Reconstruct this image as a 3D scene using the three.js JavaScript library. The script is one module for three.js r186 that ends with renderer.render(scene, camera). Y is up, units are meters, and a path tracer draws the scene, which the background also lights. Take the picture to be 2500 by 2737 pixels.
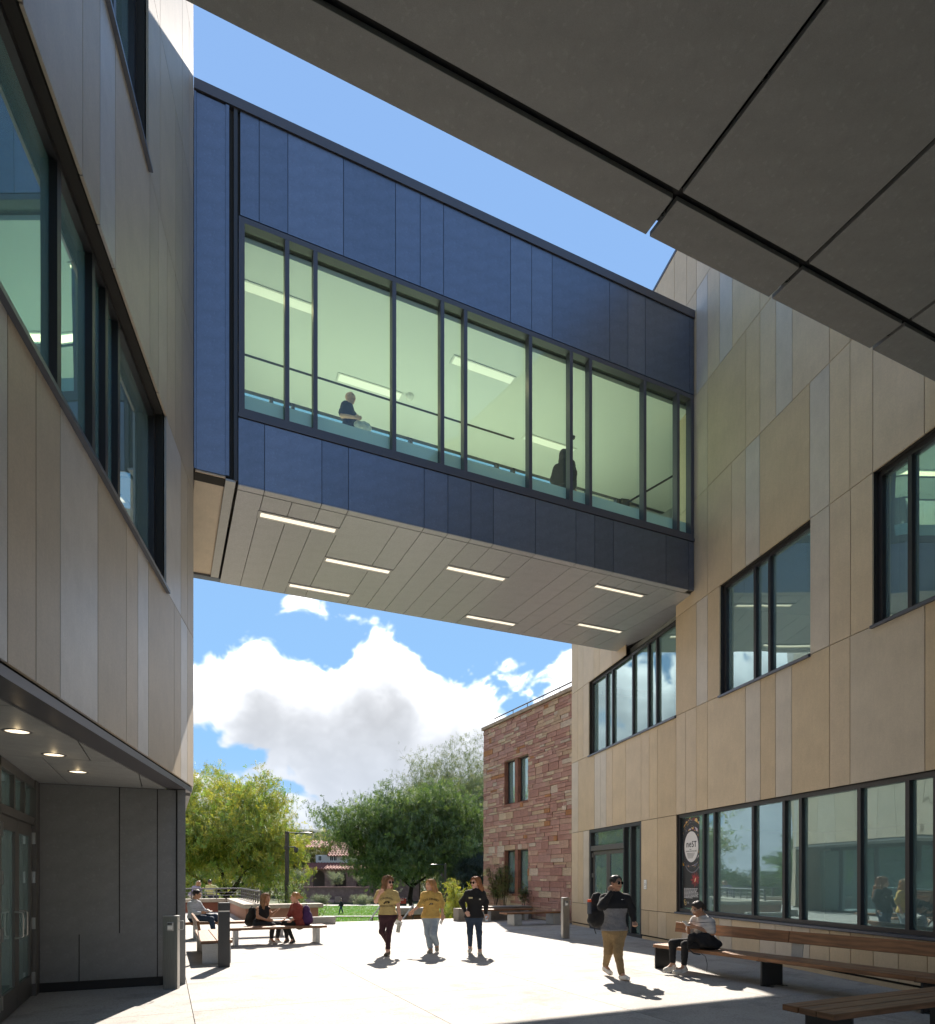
import * as THREE from 'three';
import { mergeGeometries } from 'three/addons/utils/BufferGeometryUtils.js';
import { RoundedBoxGeometry } from 'three/addons/geometries/RoundedBoxGeometry.js';
import { RectAreaLightUniformsLib } from 'three/addons/lights/RectAreaLightUniformsLib.js';
RectAreaLightUniformsLib.init();

// ---------- camera: a level camera with a rising front (all verticals stay vertical)
const scene = new THREE.Scene();
const EYE = 1.70;
const camera = new THREE.PerspectiveCamera(2 * Math.atan(2341 / 1765) * 180 / Math.PI, 2500 / 4682, 0.1, 14000);
camera.position.set(0, EYE, 0);
camera.setViewOffset(2500, 4682, 0, 0, 2500, 2737);
const renderer = new THREE.WebGLRenderer({ antialias: true });
renderer.toneMapping = THREE.LinearToneMapping;
const EXPO = 6.3;
renderer.toneMappingExposure = EXPO;
renderer.shadowMap.enabled = true;

// ---------- small maths: seeded random numbers and noise
let seed = 20240;
const rnd = () => { seed = (seed + 0x6D2B79F5) | 0; let t = Math.imul(seed ^ (seed >>> 15), 1 | seed); t = (t + Math.imul(t ^ (t >>> 7), 61 | t)) ^ t; return ((t ^ (t >>> 14)) >>> 0) / 4294967296; };
const rr = (a, b) => a + (b - a) * rnd();
const clamp = (x, a = 0, b = 1) => Math.min(b, Math.max(a, x));
const lerp = (a, b, t) => a + (b - a) * t;
const sst = (a, b, x) => { const t = clamp((x - a) / (b - a)); return t * t * (3 - 2 * t); };
const hash3 = (x, y, z) => { let h = Math.imul(x, 374761393) ^ Math.imul(y, 668265263) ^ Math.imul(z, 2147483647 ^ 0x5bd1e995); h = Math.imul(h ^ (h >>> 13), 1274126177); h ^= h >>> 16; return (h >>> 0) / 4294967296; };
function vn3(x, y, z) {
  const xi = Math.floor(x), yi = Math.floor(y), zi = Math.floor(z); let u = x - xi, v = y - yi, w = z - zi;
  u = u * u * u * (u * (u * 6 - 15) + 10); v = v * v * v * (v * (v * 6 - 15) + 10); w = w * w * w * (w * (w * 6 - 15) + 10);
  const a = lerp(lerp(hash3(xi, yi, zi), hash3(xi + 1, yi, zi), u), lerp(hash3(xi, yi + 1, zi), hash3(xi + 1, yi + 1, zi), u), v);
  const b = lerp(lerp(hash3(xi, yi, zi + 1), hash3(xi + 1, yi, zi + 1), u), lerp(hash3(xi, yi + 1, zi + 1), hash3(xi + 1, yi + 1, zi + 1), u), v);
  return lerp(a, b, w);
}
const fbm3 = (x, y, z, n) => { let s = 0, a = 0.5, t = 0; for (let i = 0; i < n; i++) { s += a * vn3(x, y, z); t += a; a *= 0.55; x = x * 2.03 + 17.1; y = y * 2.03 + 5.3; z = z * 2.03 + 9.7; } return s / t; };
// tileable value noise on a period of n cells
const tn = (x, y, n, k) => { const xi = Math.floor(x), yi = Math.floor(y); let u = x - xi, v = y - yi; u = u * u * (3 - 2 * u); v = v * v * (3 - 2 * v); const m = (i) => ((i % n) + n) % n; return lerp(lerp(hash3(m(xi), m(yi), k), hash3(m(xi + 1), m(yi), k), u), lerp(hash3(m(xi), m(yi + 1), k), hash3(m(xi + 1), m(yi + 1), k), u), v); };
const tfbm = (u, v, n0, oct, k = 1) => { let s = 0, a = 0.5, t = 0, n = n0; for (let i = 0; i < oct; i++) { s += a * tn(u * n, v * n, n, k + i); t += a; a *= 0.55; n *= 2; } return s / t; };

// ---------- frames. Az are compass bearings from the camera's axis. The two clad facades run at -12.03 deg,
// the bridge, canopy, paving, benches and stone wall share a square grid turned by 24.65 deg (b along the bridge, n away).
const TB = 24.65 * Math.PI / 180, CB = Math.cos(TB), SB = Math.sin(TB);
const bf = (u, y, c) => new THREE.Vector3(u * CB - c * SB, y, -(u * SB + c * CB));
const TW = 12.03 * Math.PI / 180;

// ---------- sky: blue air with a bank of cumulus low down, all the way round
const SUN_AZ = -3.0 * Math.PI / 180, SUN_EL = 40.3 * Math.PI / 180;
const sunDir = new THREE.Vector3(Math.sin(SUN_AZ) * Math.cos(SUN_EL), Math.sin(SUN_EL), -Math.cos(SUN_AZ) * Math.cos(SUN_EL));
// how thick the cloud is in a direction: a bank whose top rises and falls with the bearing, torn by noise
function cloudAt(az, deg) {
  const el = deg * Math.PI / 180, a = az * Math.PI / 180, ce = Math.cos(el), dx = Math.sin(a) * ce, dy = Math.sin(el), dz = -Math.cos(a) * ce;
  let top = 19.0 + 1.4 * Math.sin((az + 40) * 0.115) + 1.0 * Math.sin(az * 0.31 + 1.0);
  top -= 6.5 * Math.exp(-Math.pow((az + 21.5) / 4.0, 2)) - 0.8 * Math.exp(-Math.pow((az + 13.5) / 3.5, 2)) - 2 * Math.exp(-Math.pow((az + 60) / 16, 2));
  const q = 8.5, wx = fbm3(dx * 7 + 3, dy * 7, dz * 7, 3) - 0.5, wy = fbm3(dx * 7, dy * 7 + 9, dz * 7, 3) - 0.5;
  const n = fbm3(dx * q + wx * 1.6, dy * q * 1.5 + wy * 1.6, dz * q + wx, 7);
  const hole = 1.1 * sst(0.50, 0.68, fbm3(dx * 5 + 21, dy * 11 + 2, dz * 5, 4));
  return clamp((top - deg) / 5.2, -2, 0.72) + (n - 0.5) * 3.0 - 0.55 * hole * sst(19, 11, deg);
}
function makeSky() {
  const GW = 1440, GH = 260, grid = new Float32Array(GW * GH); for (let j = 0; j < GH; j++) for (let i = 0; i < GW; i++) grid[j * GW + i] = Math.max(0, cloudAt(i / GW * 360 - 180, j * 0.2));
  const gAt = (az, dg) => { const x = ((az + 180) / 360 * GW + GW) % GW, y = clamp(dg / 0.2, 0, GH - 1.01), i = Math.floor(x), j = Math.floor(y), u = x - i, v = y - j, i1 = (i + 1) % GW; return lerp(lerp(grid[j * GW + i], grid[j * GW + i1], u), lerp(grid[(j + 1) * GW + i], grid[(j + 1) * GW + i1], u), v); };
  const W = 4096, Hh = 2048, data = new Float32Array(W * Hh * 4);
  for (let j = 0; j < Hh; j++) {
    const el = ((j + 0.5) / Hh - 0.5) * Math.PI, ce = Math.cos(el), dy = Math.sin(el), deg = el * 180 / Math.PI;
    for (let i = 0; i < W; i++) {
      const o = (j * W + i) * 4, th = ((i + 0.5) / W - 0.5) * 2 * Math.PI;
      const dx = Math.cos(th) * ce, dz = Math.sin(th) * ce;
      let r, g, b;
      const t = clamp(deg / 55), k = Math.pow(1 - t, 1.6);
      r = lerp(0.285, 0.35, k); g = lerp(0.495, 0.69, k); b = lerp(0.90, 1.09, k);
      const h0 = Math.pow(clamp(1 - deg / 12), 2); r = lerp(r, 0.62, h0); g = lerp(g, 0.74, h0); b = lerp(b, 0.90, h0);
      if (deg < 0) { r = 0.5; g = 0.52; b = 0.52; }
      else if (deg < 46) {
        const az = Math.atan2(dx, -dz) * 180 / Math.PI;       // bearing, right of the camera's axis
        const d = cloudAt(az, deg), a = sst(-0.04, 0.30, d);
        if (a > 0) {
          // light comes from the sun high above: what lies between a point and it makes the point grey
          const od = 0.5 * gAt(az, deg + 0.7) + 0.8 * gAt(az, deg + 1.8) + 1.1 * gAt(az, deg + 3.6) + 0.35 * Math.max(0, d);
          const fine = fbm3(dx * 24, dy * 30, dz * 24, 5) - 0.5;
          const lit = Math.exp(-1.15 * od * (1 + fine * 1.1)), gr = lerp(0.70 + fine * 0.34, 2.5, clamp(lit * 1.15 - 0.06)), thick = 1 - lit;
          const cr = gr * lerp(1.0, 0.95, thick), cg = gr * lerp(1.0, 0.985, thick), cb = gr * lerp(1.0, 1.05, thick), hz = sst(15, 6, deg) * 0.62;
          r = lerp(r, lerp(cr, 0.74, hz), a); g = lerp(g, lerp(cg, 0.82, hz), a); b = lerp(b, lerp(cb, 0.95, hz), a);
        }
      }
      data[o] = r / EXPO; data[o + 1] = g / EXPO; data[o + 2] = b / EXPO; data[o + 3] = 1;
    }
  }
  const t = new THREE.DataTexture(data, W, Hh, THREE.RGBAFormat, THREE.FloatType);
  t.mapping = THREE.EquirectangularReflectionMapping; t.magFilter = THREE.LinearFilter; t.minFilter = THREE.LinearFilter; t.needsUpdate = true;
  return t;
}
scene.background = makeSky();
scene.environment = scene.background;
const sun = new THREE.DirectionalLight(0xfff5e8, 2.1);
sun.target.position.set(0, 0, -10); sun.position.copy(sunDir).multiplyScalar(90).add(sun.target.position);
sun.castShadow = true; sun.shadow.mapSize.set(4096, 4096); sun.shadow.camera.left = -60; sun.shadow.camera.right = 60; sun.shadow.camera.top = 60; sun.shadow.camera.bottom = -60; sun.shadow.camera.far = 260;
scene.add(sun, sun.target);

// ---------- textures (grain only) and materials
function tex(w, h, fn, srgb = true) {
  const d = new Uint8Array(w * h * 4);
  for (let j = 0; j < h; j++) for (let i = 0; i < w; i++) { const c = fn((i + 0.5) / w, (j + 0.5) / h), o = (j * w + i) * 4; d[o] = clamp(c[0]) * 255; d[o + 1] = clamp(c[1]) * 255; d[o + 2] = clamp(c[2]) * 255; d[o + 3] = 255; }
  const t = new THREE.DataTexture(d, w, h); t.wrapS = t.wrapT = THREE.RepeatWrapping; t.magFilter = THREE.LinearFilter; t.minFilter = THREE.LinearMipmapLinearFilter; t.generateMipmaps = true;
  if (srgb) t.colorSpace = THREE.SRGBColorSpace; t.needsUpdate = true; return t;
}
const rep = (t, s, s2 = s) => { const c = t.clone(); c.repeat.set(1 / s, 1 / s2); c.needsUpdate = true; return c; };
const g3 = (v) => [v, v, v];
const T = {};
T.fine = tex(512, 512, (u, v) => g3(0.92 + 0.14 * tfbm(u, v, 64, 3, 3) - 0.06 * tfbm(u, v, 5, 4, 9)));
T.mottle = tex(512, 512, (u, v) => g3(0.90 + 0.10 * tfbm(u, v, 4, 6, 21) + 0.07 * (tfbm(u, v, 128, 2, 33) - 0.5) + 0.03 * (tfbm(u, v * 0.12 + 0.3, 48, 2, 5) - 0.5)));
T.concrete = tex(1024, 1024, (u, v) => { const a = tfbm(u, v, 4, 6, 41), s = tfbm(u, v, 256, 2, 47), p = sst(0.80, 0.9, tfbm(u, v, 170, 1, 51)), st = sst(0.56, 0.74, tfbm(u, v, 9, 5, 57)); const k = 0.83 + 0.16 * (a - 0.5) + 0.16 * (s - 0.5) - 0.10 * p - 0.07 * st; return [k, k * 0.988, k * 0.972]; });
T.speck = tex(512, 512, (u, v) => { const s = hash3(Math.floor(u * 512), Math.floor(v * 512), 5); const k = 0.80 + 0.20 * s + 0.1 * (tfbm(u, v, 6, 4, 61) - 0.5) + 0.10 * sst(0.66, 0.8, tfbm(u, v, 12, 4, 67)) * tfbm(u, v, 90, 2, 3); return g3(k); });
T.wood = tex(512, 512, (u, v) => { const w = tfbm(u, v, 3, 3, 71) * 0.12, g = Math.sin((v + w) * 46 + 9 * tfbm(u, v, 4, 3, 73)); const f = tn(u * 10, v * 240, 240, 75); const k = 0.76 + 0.12 * g * 0.5 + 0.16 * (f - 0.5) + 0.22 * (tfbm(u, v, 5, 4, 79) - 0.5); return [k, k * 0.96, k * 0.91]; });
T.cloth = tex(256, 256, (u, v) => g3(0.86 + 0.2 * (tfbm(u, v, 64, 2, 81) - 0.5) + 0.16 * (tfbm(u, v, 6, 4, 83) - 0.5)));
T.stone = tex(512, 512, (u, v) => { const a = tfbm(u, v, 5, 6, 91), l = tn(u * 6, v * 90, 90, 93); const k = 0.87 + 0.26 * (a - 0.5) + 0.15 * (l - 0.5); return [k, k * 0.97, k * 0.95]; });
T.grass = tex(512, 512, (u, v) => { const a = tfbm(u, v, 6, 6, 101), s = tfbm(u, v, 200, 2, 103), w = sst(0.55, 0.75, tfbm(u, v, 5, 5, 107)); const k = 0.7 + 0.35 * (s - 0.5) + 0.3 * (a - 0.5); return [k * lerp(0.92, 1.25, w), k, k * 0.8]; });
T.bark = tex(256, 256, (u, v) => g3(0.55 + 0.6 * (tfbm(u, v * 0.25, 32, 3, 111) - 0.4)));
T.brush = tex(256, 256, (u, v) => g3(0.82 + 0.18 * tn(u * 200, v * 2, 200, 121)));
T.bumpStone = tex(256, 256, (u, v) => g3(tfbm(u, v, 8, 5, 131)), false);

function mat(name, rgb, rough = 0.8, o = {}) {
  const { map, size = 1, size2, bump, bumpSize, ...rest } = o;
  const m = new THREE.MeshPhysicalMaterial({ name, roughness: rough, ...rest }); m.color.setRGB(...rgb);
  if (map) m.map = rep(map, size, size2 ?? size);
  if (bump) { m.bumpMap = rep(bump, bumpSize ?? size); m.bumpScale = o.bumpScale ?? 0.003; }
  return m;
}
const PALE = [0.50, 0.455, 0.415];
const M = {
  concrete: [0, 1, 2, 3].map((i) => mat('concrete', [[0.50, 0.484, 0.464], [0.482, 0.468, 0.449], [0.517, 0.50, 0.48], [0.49, 0.477, 0.458]][i], 0.85, { map: T.concrete, size: 2.6 + i * 0.35 })),
  joint: mat('joint', [0.10, 0.095, 0.09], 0.95),
  tan: [[0.70, 0.55, 0.36], [0.675, 0.525, 0.34], [0.71, 0.57, 0.39], [0.64, 0.495, 0.315], [0.695, 0.56, 0.395]].map((c) => mat('tan_panel', c, 0.52, { map: T.mottle, size: 1.7 })),
  pale: [[0.66, 0.58, 0.475], [0.64, 0.545, 0.42]].map((c) => mat('pale_panel', c, 0.42, { map: T.mottle, size: 1.3 })),
  taupe: [[0.545, 0.465, 0.36], [0.515, 0.44, 0.345], [0.565, 0.48, 0.38], [0.48, 0.40, 0.30], [0.555, 0.46, 0.345]].map((c) => mat('taupe_panel', c, 0.46, { map: T.mottle, size: 1.5 })),
  silverp: mat('silver_panel', [0.57, 0.54, 0.51], 0.40, { map: T.mottle, size: 1.1 }),
  core: mat('core', [0.035, 0.033, 0.03], 0.9),
  charcoal: [[0.215, 0.245, 0.315], [0.20, 0.23, 0.295], [0.23, 0.26, 0.33]].map((c) => mat('charcoal_panel', c, 0.38, { map: T.speck, size: 0.45, metalness: 0.8 })),
  soffitDark: [[0.31, 0.314, 0.312], [0.296, 0.30, 0.298], [0.32, 0.324, 0.322]].map((c) => mat('soffit_panel', c, 0.55, { map: T.speck, size: 0.6 })),
  darkWall: [[0.235, 0.237, 0.238], [0.225, 0.227, 0.228]].map((c) => mat('dark_wall_panel', c, 0.5, { map: T.speck, size: 0.5 })),
  soffitGrey: [[0.48, 0.49, 0.51], [0.46, 0.47, 0.49], [0.495, 0.505, 0.525]].map((c) => mat('grey_soffit', c, 0.36, { map: T.fine, size: 0.8, metalness: 0.25 })),
  frame: mat('window_frame', [0.042, 0.041, 0.045], 0.42, { metalness: 0.2 }),
  frameGrey: mat('door_frame', [0.115, 0.11, 0.105], 0.45, { metalness: 0.3 }),
  black: mat('black', [0.012, 0.012, 0.013], 0.7),
  sill: mat('sill', [0.10, 0.115, 0.15], 0.35, { metalness: 0.4 }),
  coping: mat('coping', [0.095, 0.092, 0.105], 0.4, { metalness: 0.3 }),
  glass: new THREE.MeshPhysicalMaterial({ name: 'coated_glass', color: new THREE.Color().setRGB(0.56, 0.88, 0.90), roughness: 0.012, metalness: 0.5, transmission: 1, thickness: 0, ior: 1.9 }),
  glassWavy: null,
  glassClear: new THREE.MeshPhysicalMaterial({ name: 'bridge_glass', color: new THREE.Color().setRGB(0.78, 0.95, 0.82), roughness: 0.02, metalness: 0.05, transmission: 1, thickness: 0, ior: 1.62 }),
  white: mat('white_paint', [0.78, 0.77, 0.73], 0.7),
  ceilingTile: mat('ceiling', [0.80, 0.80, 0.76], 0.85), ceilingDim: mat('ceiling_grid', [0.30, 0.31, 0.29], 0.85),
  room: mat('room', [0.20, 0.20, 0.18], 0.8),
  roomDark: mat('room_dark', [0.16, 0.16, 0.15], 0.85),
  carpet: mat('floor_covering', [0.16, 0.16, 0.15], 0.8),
  steel: mat('steel', [0.50, 0.49, 0.47], 0.34, { metalness: 0.9, map: T.brush, size: 0.5 }),
  galv: mat('painted_steel', [0.46, 0.47, 0.47], 0.5, { metalness: 0.35, map: T.fine, size: 0.6 }),
  darkSteel: mat('dark_steel', [0.055, 0.057, 0.06], 0.4, { metalness: 0.4, map: T.speck, size: 0.5 }),
  wood: [[0.42, 0.215, 0.105], [0.38, 0.19, 0.09], [0.45, 0.24, 0.125], [0.36, 0.20, 0.11]].map((c) => mat('timber', c, 0.55, { map: T.wood, size: 1.6, size2: 0.5 })),
  lamp: new THREE.MeshStandardMaterial({ name: 'lamp', color: 0xffffff, emissive: new THREE.Color().setRGB(1, 0.86, 0.62), emissiveIntensity: 0.15 }),
  lampIn: new THREE.MeshStandardMaterial({ name: 'lamp_in', color: 0xffffff, emissive: new THREE.Color().setRGB(1, 0.86, 0.55), emissiveIntensity: 0.055 }),
};

// ---------- builders
const used = new Map();
const numbered = (n) => { const k = used.get(n) ?? 0; used.set(n, k + 1); return k ? n + '_' + String(k).padStart(3, '0') : n; };
function uvbox(w, h, d) {
  const g = new THREE.BoxGeometry(w, h, d), uv = g.attributes.uv, S = [[d, h], [d, h], [w, d], [w, d], [w, h], [w, h]], ox = rnd() * 7, oy = rnd() * 7;
  for (let f = 0; f < 6; f++) for (let k = 0; k < 4; k++) { const i = f * 4 + k; uv.setXY(i, uv.getX(i) * S[f][0] + ox, uv.getY(i) * S[f][1] + oy); }
  return g;
}
const at = (g, x, y, z, ry = 0, rx = 0, rz = 0) => { if (rx) g.rotateX(rx); if (rz) g.rotateZ(rz); if (ry) g.rotateY(ry); g.translate(x, y, z); return g; };
// box from min to max corner
const span = (x0, x1, y0, y1, z0, z1) => at(uvbox(Math.abs(x1 - x0), Math.abs(y1 - y0), Math.abs(z1 - z0)), (x0 + x1) / 2, (y0 + y1) / 2, (z0 + z1) / 2);
function rbox(w, h, d, r = 0.008, seg = 1) {
  const g = new RoundedBoxGeometry(w, h, d, seg, r), p = g.attributes.position, n = g.attributes.normal, uv = g.attributes.uv, ox = rnd() * 5, oy = rnd() * 5;
  for (let i = 0; i < p.count; i++) { const ax = Math.abs(n.getX(i)), ay = Math.abs(n.getY(i)), az = Math.abs(n.getZ(i)), x = p.getX(i), y = p.getY(i), z = p.getZ(i); if (ay >= ax && ay >= az) uv.setXY(i, x + ox, z + oy); else if (az >= ax) uv.setXY(i, x + ox, y + oy); else uv.setXY(i, z + ox, y + oy); }
  return g;
}
function mesh(name, geos, m, parent, label) {
  const g = Array.isArray(geos) ? (geos.length > 1 ? mergeGeometries(geos.map((q) => (q.index ? q.toNonIndexed() : q))) : geos[0]) : geos;
  const o = new THREE.Mesh(g, m); o.name = name; o.castShadow = o.receiveShadow = true; if (label) o.userData.label = label;
  parent?.add(o); return o;
}
function thing(name, label, category, pos = [0, 0, 0], turn = 0, group) {
  const o = new THREE.Group(); o.name = numbered(name); scene.add(o); if (pos.isVector3) o.position.copy(pos); else o.position.set(...pos); o.rotation.y = turn;
  o.userData = { label, category }; if (group) o.userData.group = group; return o;
}
function single(name, label, category, geos, m, group) { const o = mesh(numbered(name), geos, m, scene); o.userData = { label, category }; if (group) o.userData.group = group; return o; }
function struct(name, geos, m) { const o = mesh(numbered(name), geos, m, scene); o.userData.kind = 'structure'; return o; }
const pick = (a) => a[Math.floor(rnd() * a.length) % a.length];
const tube = (pts, r, seg = 6, n) => new THREE.TubeGeometry(new THREE.CatmullRomCurve3(pts.map((p) => (p.isVector3 ? p : new THREE.Vector3(...p))), false, 'catmullrom', 0.2), n ?? Math.max(2, pts.length * 3), r, seg);
const rod = (a, b, r, r2 = r, seg = 8) => { a = a.isVector3 ? a : new THREE.Vector3(...a); b = b.isVector3 ? b : new THREE.Vector3(...b); const L = a.distanceTo(b), g = new THREE.CylinderGeometry(r2, r, L, seg); g.applyQuaternion(new THREE.Quaternion().setFromUnitVectors(new THREE.Vector3(0, 1, 0), b.clone().sub(a).normalize())); const m = a.clone().add(b).multiplyScalar(0.5); g.translate(m.x, m.y, m.z); return g; };
// ================= the clad facades =================
// local frame of a facade: x = u (toward the camera), y up, z = outward
const COURSES = [0.11, 0.78, 3.19, 5.61, 8.01, 10.42, 12.82, 15.23, 16.95];
const GAP = 0.007;
function panel(parent, u0, u1, v0, v1, m, z = 0, name = 'cladding_panel') {
  return mesh(name, span(u0 + GAP, u1 - GAP, v0 + GAP, v1 - GAP, z - 0.028, z), m, parent);
}
// a window: frame (mesh) > mullions, panes, sill
function windowUnit(parent, u0, u1, v0, v1, mull, o = {}) {
  const { depth = 0.17, fw = 0.075, mw = 0.07, glass = M.glass, sill = true, frame = M.frame, z = -0.012, rails = [], name = 'window', label } = o;
  const zb = z - depth;
  const f = mesh(name, [span(u0, u1, v1 - fw, v1, zb, z), span(u0, u1, v0, v0 + fw, zb, z), span(u0, u0 + fw, v0 + fw, v1 - fw, zb, z), span(u1 - fw, u1, v0 + fw, v1 - fw, zb, z)], frame, parent, label);
  for (const x of mull) mesh('mullion', span(x - mw / 2, x + mw / 2, v0 + fw, v1 - fw, zb + 0.002, z - 0.003), frame, f);
  const xs = [u0 + fw, ...mull.flatMap((x) => [x - mw / 2, x + mw / 2]), u1 - fw];
  for (let i = 0; i < xs.length; i += 2) {
    const w = xs[i + 1] - xs[i], h = v1 - v0 - 2 * fw, g = new THREE.PlaneGeometry(w, h, 3, 5), p = g.attributes.position, ph = rnd() * 6;
    // float glass units bow a little, so what they mirror is never quite straight
    for (let k = 0; k < p.count; k++) { const a = p.getX(k) / w * 2, b = p.getY(k) / h * 2; p.setZ(k, 0.0022 * (1 - a * a) * (1 - b * b) * Math.sin(ph) + 0.0005 * Math.sin(3 * b + ph)); }
    g.computeVertexNormals(); g.translate(xs[i] + w / 2, v0 + fw + h / 2, zb + 0.03);
    mesh('pane', g, glass, f);
  }
  if (sill) mesh('sill', [span(u0 - 0.012, u1 + 0.012, v0 - 0.045, v0 - 0.003, zb, 0.05)], M.sill, f);
  return f;
}
// rows of panels; row = [course index, joints...]; holes = [u0,u1,v0,v1]
function cladRows(parent, courses, rows, holes, tone) {
  for (const [ci, js] of rows) for (let i = 0; i + 1 < js.length; i++) {
    const u0 = js[i], u1 = js[i + 1], v0 = courses[ci], v1 = courses[ci + 1], um = (u0 + u1) / 2, vm = (v0 + v1) / 2;
    if (holes.some((h) => um > h[0] && um < h[1] && vm > h[2] && vm < h[3])) continue;
    panel(parent, u0, u1, v0, v1, tone(u1 - u0, ci, u0));
  }
}
// structural wall behind the cladding, left open at the windows
function coreWall(parent, us, vs, holes, z0, z1, name, m) {
  const gs = [];
  for (let j = 0; j + 1 < vs.length; j++) {
    let run = null;
    for (let i = 0; i + 1 <= us.length; i++) {
      const last = i + 1 === us.length, um = last ? 0 : (us[i] + us[i + 1]) / 2, vm = (vs[j] + vs[j + 1]) / 2;
      const solid = !last && !holes.some((h) => um > h[0] && um < h[1] && vm > h[2] && vm < h[3]);
      if (solid) { run ??= us[i]; } else if (run !== null) { gs.push(span(run, us[i], vs[j], vs[j + 1], z0, z1)); run = null; }
    }
  }
  return mesh(name, gs, m, parent);
}

// ---------- right building
{
  const R = thing('clad_building', 'long tan panelled building with dark framed ribbon windows on the right of the court', 'building', [3.629, 0, -23.043], -(Math.PI / 2 - TW));
  const tone = (w, ci, u) => { const r = rnd(); if (w < 0.5 && r < 0.26) return M.pale[0]; if (r < 0.12) return M.pale[1]; return pick(M.tan); };
  const win = [[1.56, 7.04, 5.61, 8.01], [8.89, 11.63, 5.61, 8.01], [13.0, 17.6, 5.61, 8.01], [1.57, 5.22, 0, 3.19], [7.06, 17.6, 0.83, 3.19]];
  const bridgeHole = [3.9, 7.6, 8.01, 14.6];
  const rows = [
    [0, [0.02, 1.57]], [0, [5.22, 5.66, 6.13, 6.57, 7.93, 8.86, 9.32, 10.24, 10.7, 11.16, 11.62, 12.09, 12.55, 13.01, 13.47, 13.96, 14.9, 15.36, 16.2, 17.1, 18.0, 19.4]],
    [1, [0.02, 0.62, 1.08, 1.57]], [1, [5.22, 6.13, 7.06]], [1, [17.6, 18.5, 19.4]],
    [2, [0.02, 0.62, 2.02, 2.48, 2.92, 3.37, 4.27, 5.21, 5.67, 6.13, 7.05, 7.49, 7.95, 8.42, 9.79, 10.26, 10.71, 11.16, 12.09, 12.54, 13.92, 14.4, 15.3, 16.7, 17.6, 18.1, 19.4]],
    [3, [0.02, 0.6, 1.06, 1.56]], [3, [7.04, 7.96, 8.42, 8.89]], [3, [11.63, 12.09, 12.55, 13.0]], [3, [17.6, 18.5, 19.4]],
    [4, [0.02, 0.6, 1.06, 1.97, 2.43, 3.33, 4.27, 4.74, 5.65, 6.57, 7.04, 8.42, 9.32, 9.79, 10.24, 11.62, 12.09, 12.54, 13.0, 13.91, 15.3, 15.8, 17.1, 18.0, 19.4]],
    [5, [0.02, 0.9, 2.3, 2.8, 3.7, 5.1, 6.4, 7.04, 8.42, 9.8, 10.25, 10.72, 11.17, 12.09, 12.54, 13.9, 14.4, 15.3, 16.7, 18.0, 19.4]],
    [6, [0.02, 1.4, 2.3, 3.7, 5.1, 6.4, 7.5, 7.96, 8.42, 8.88, 9.34, 10.25, 10.71, 12.1, 12.6, 13.9, 15.3, 16.7, 18.0, 19.4]],
    [7, [0.02, 0.9, 1.9, 2.8, 4.2, 5.1, 6.1, 6.97, 7.54, 7.96, 9.3, 10.25, 11.2, 12.1, 13.9, 15.3, 16.7, 18.0, 19.4]],
  ];
  cladRows(R, COURSES, rows, [...win, bridgeHole], tone);
  const UE = 34, us = [0, 1.57, 3.9, 5.22, 7.05, 7.6, 8.89, 11.63, 13.0, 17.6, UE], vs = [0.0, 0.80, 3.19, 5.585, 8.01, 14.6, 16.7];
  coreWall(R, us, vs, [[1.57, 7.05, 5.5, 8.01], ...win.slice(1), bridgeHole], -0.30, -0.045, 'core_wall', M.core);
  mesh('plain_wall', span(19.4, UE, 0, 16.95, -0.04, 0), M.tan[1], R);
  mesh('parapet', span(-0.02, UE, 16.95, 17.03, -0.42, 0.012), M.coping, R);
  mesh('plinth', span(5.25, 19.4, 0.0, 0.075, -0.04, -0.01), M.tan[3], R);
  mesh('plinth', span(0.02, 1.56, 0.0, 0.075, -0.04, -0.01), M.tan[3], R);
  // inside: floors, ceilings, far walls
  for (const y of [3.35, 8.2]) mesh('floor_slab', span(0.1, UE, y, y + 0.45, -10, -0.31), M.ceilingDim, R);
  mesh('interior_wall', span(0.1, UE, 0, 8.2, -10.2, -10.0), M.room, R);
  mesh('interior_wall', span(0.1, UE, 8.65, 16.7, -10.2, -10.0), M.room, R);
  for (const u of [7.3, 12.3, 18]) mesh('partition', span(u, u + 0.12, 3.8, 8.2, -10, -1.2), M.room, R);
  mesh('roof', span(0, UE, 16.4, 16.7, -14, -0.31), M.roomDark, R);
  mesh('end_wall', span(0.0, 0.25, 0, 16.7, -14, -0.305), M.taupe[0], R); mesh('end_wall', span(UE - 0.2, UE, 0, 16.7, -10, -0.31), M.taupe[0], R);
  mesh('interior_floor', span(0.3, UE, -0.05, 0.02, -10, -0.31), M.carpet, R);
  windowUnit(R, 1.56, 7.04, 5.61, 8.005, [2.68, 3.13, 4.49, 5.41, 5.87], { z: -0.10, depth: 0.1 });
  windowUnit(R, 8.89, 11.63, 5.61, 8.005, [9.94, 10.39], { z: -0.10, depth: 0.1 });
  windowUnit(R, 13.0, 17.6, 5.61, 8.005, [13.57, 14.5, 15.4, 16.7], { z: -0.10, depth: 0.1 });
  windowUnit(R, 7.06, 17.6, 0.83, 3.185, [8.15, 8.59, 9.94, 10.86, 11.31, 12.66, 13.57, 14.03, 15.4, 16.3], { z: -0.055, depth: 0.1 });
  // door group: frame, transom, two leaves, side lights
  const df = windowUnit(R, 1.59, 5.21, 0.0, 3.18, [4.10, 4.56], { fw: 0.09, sill: false, name: 'door_frame' });
  for (const c of [...df.children]) if (c.name === 'pane' && c.geometry.boundingBox === null) { c.geometry.computeBoundingBox(); if (c.geometry.boundingBox.max.x < 4.1) df.remove(c); }
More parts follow.
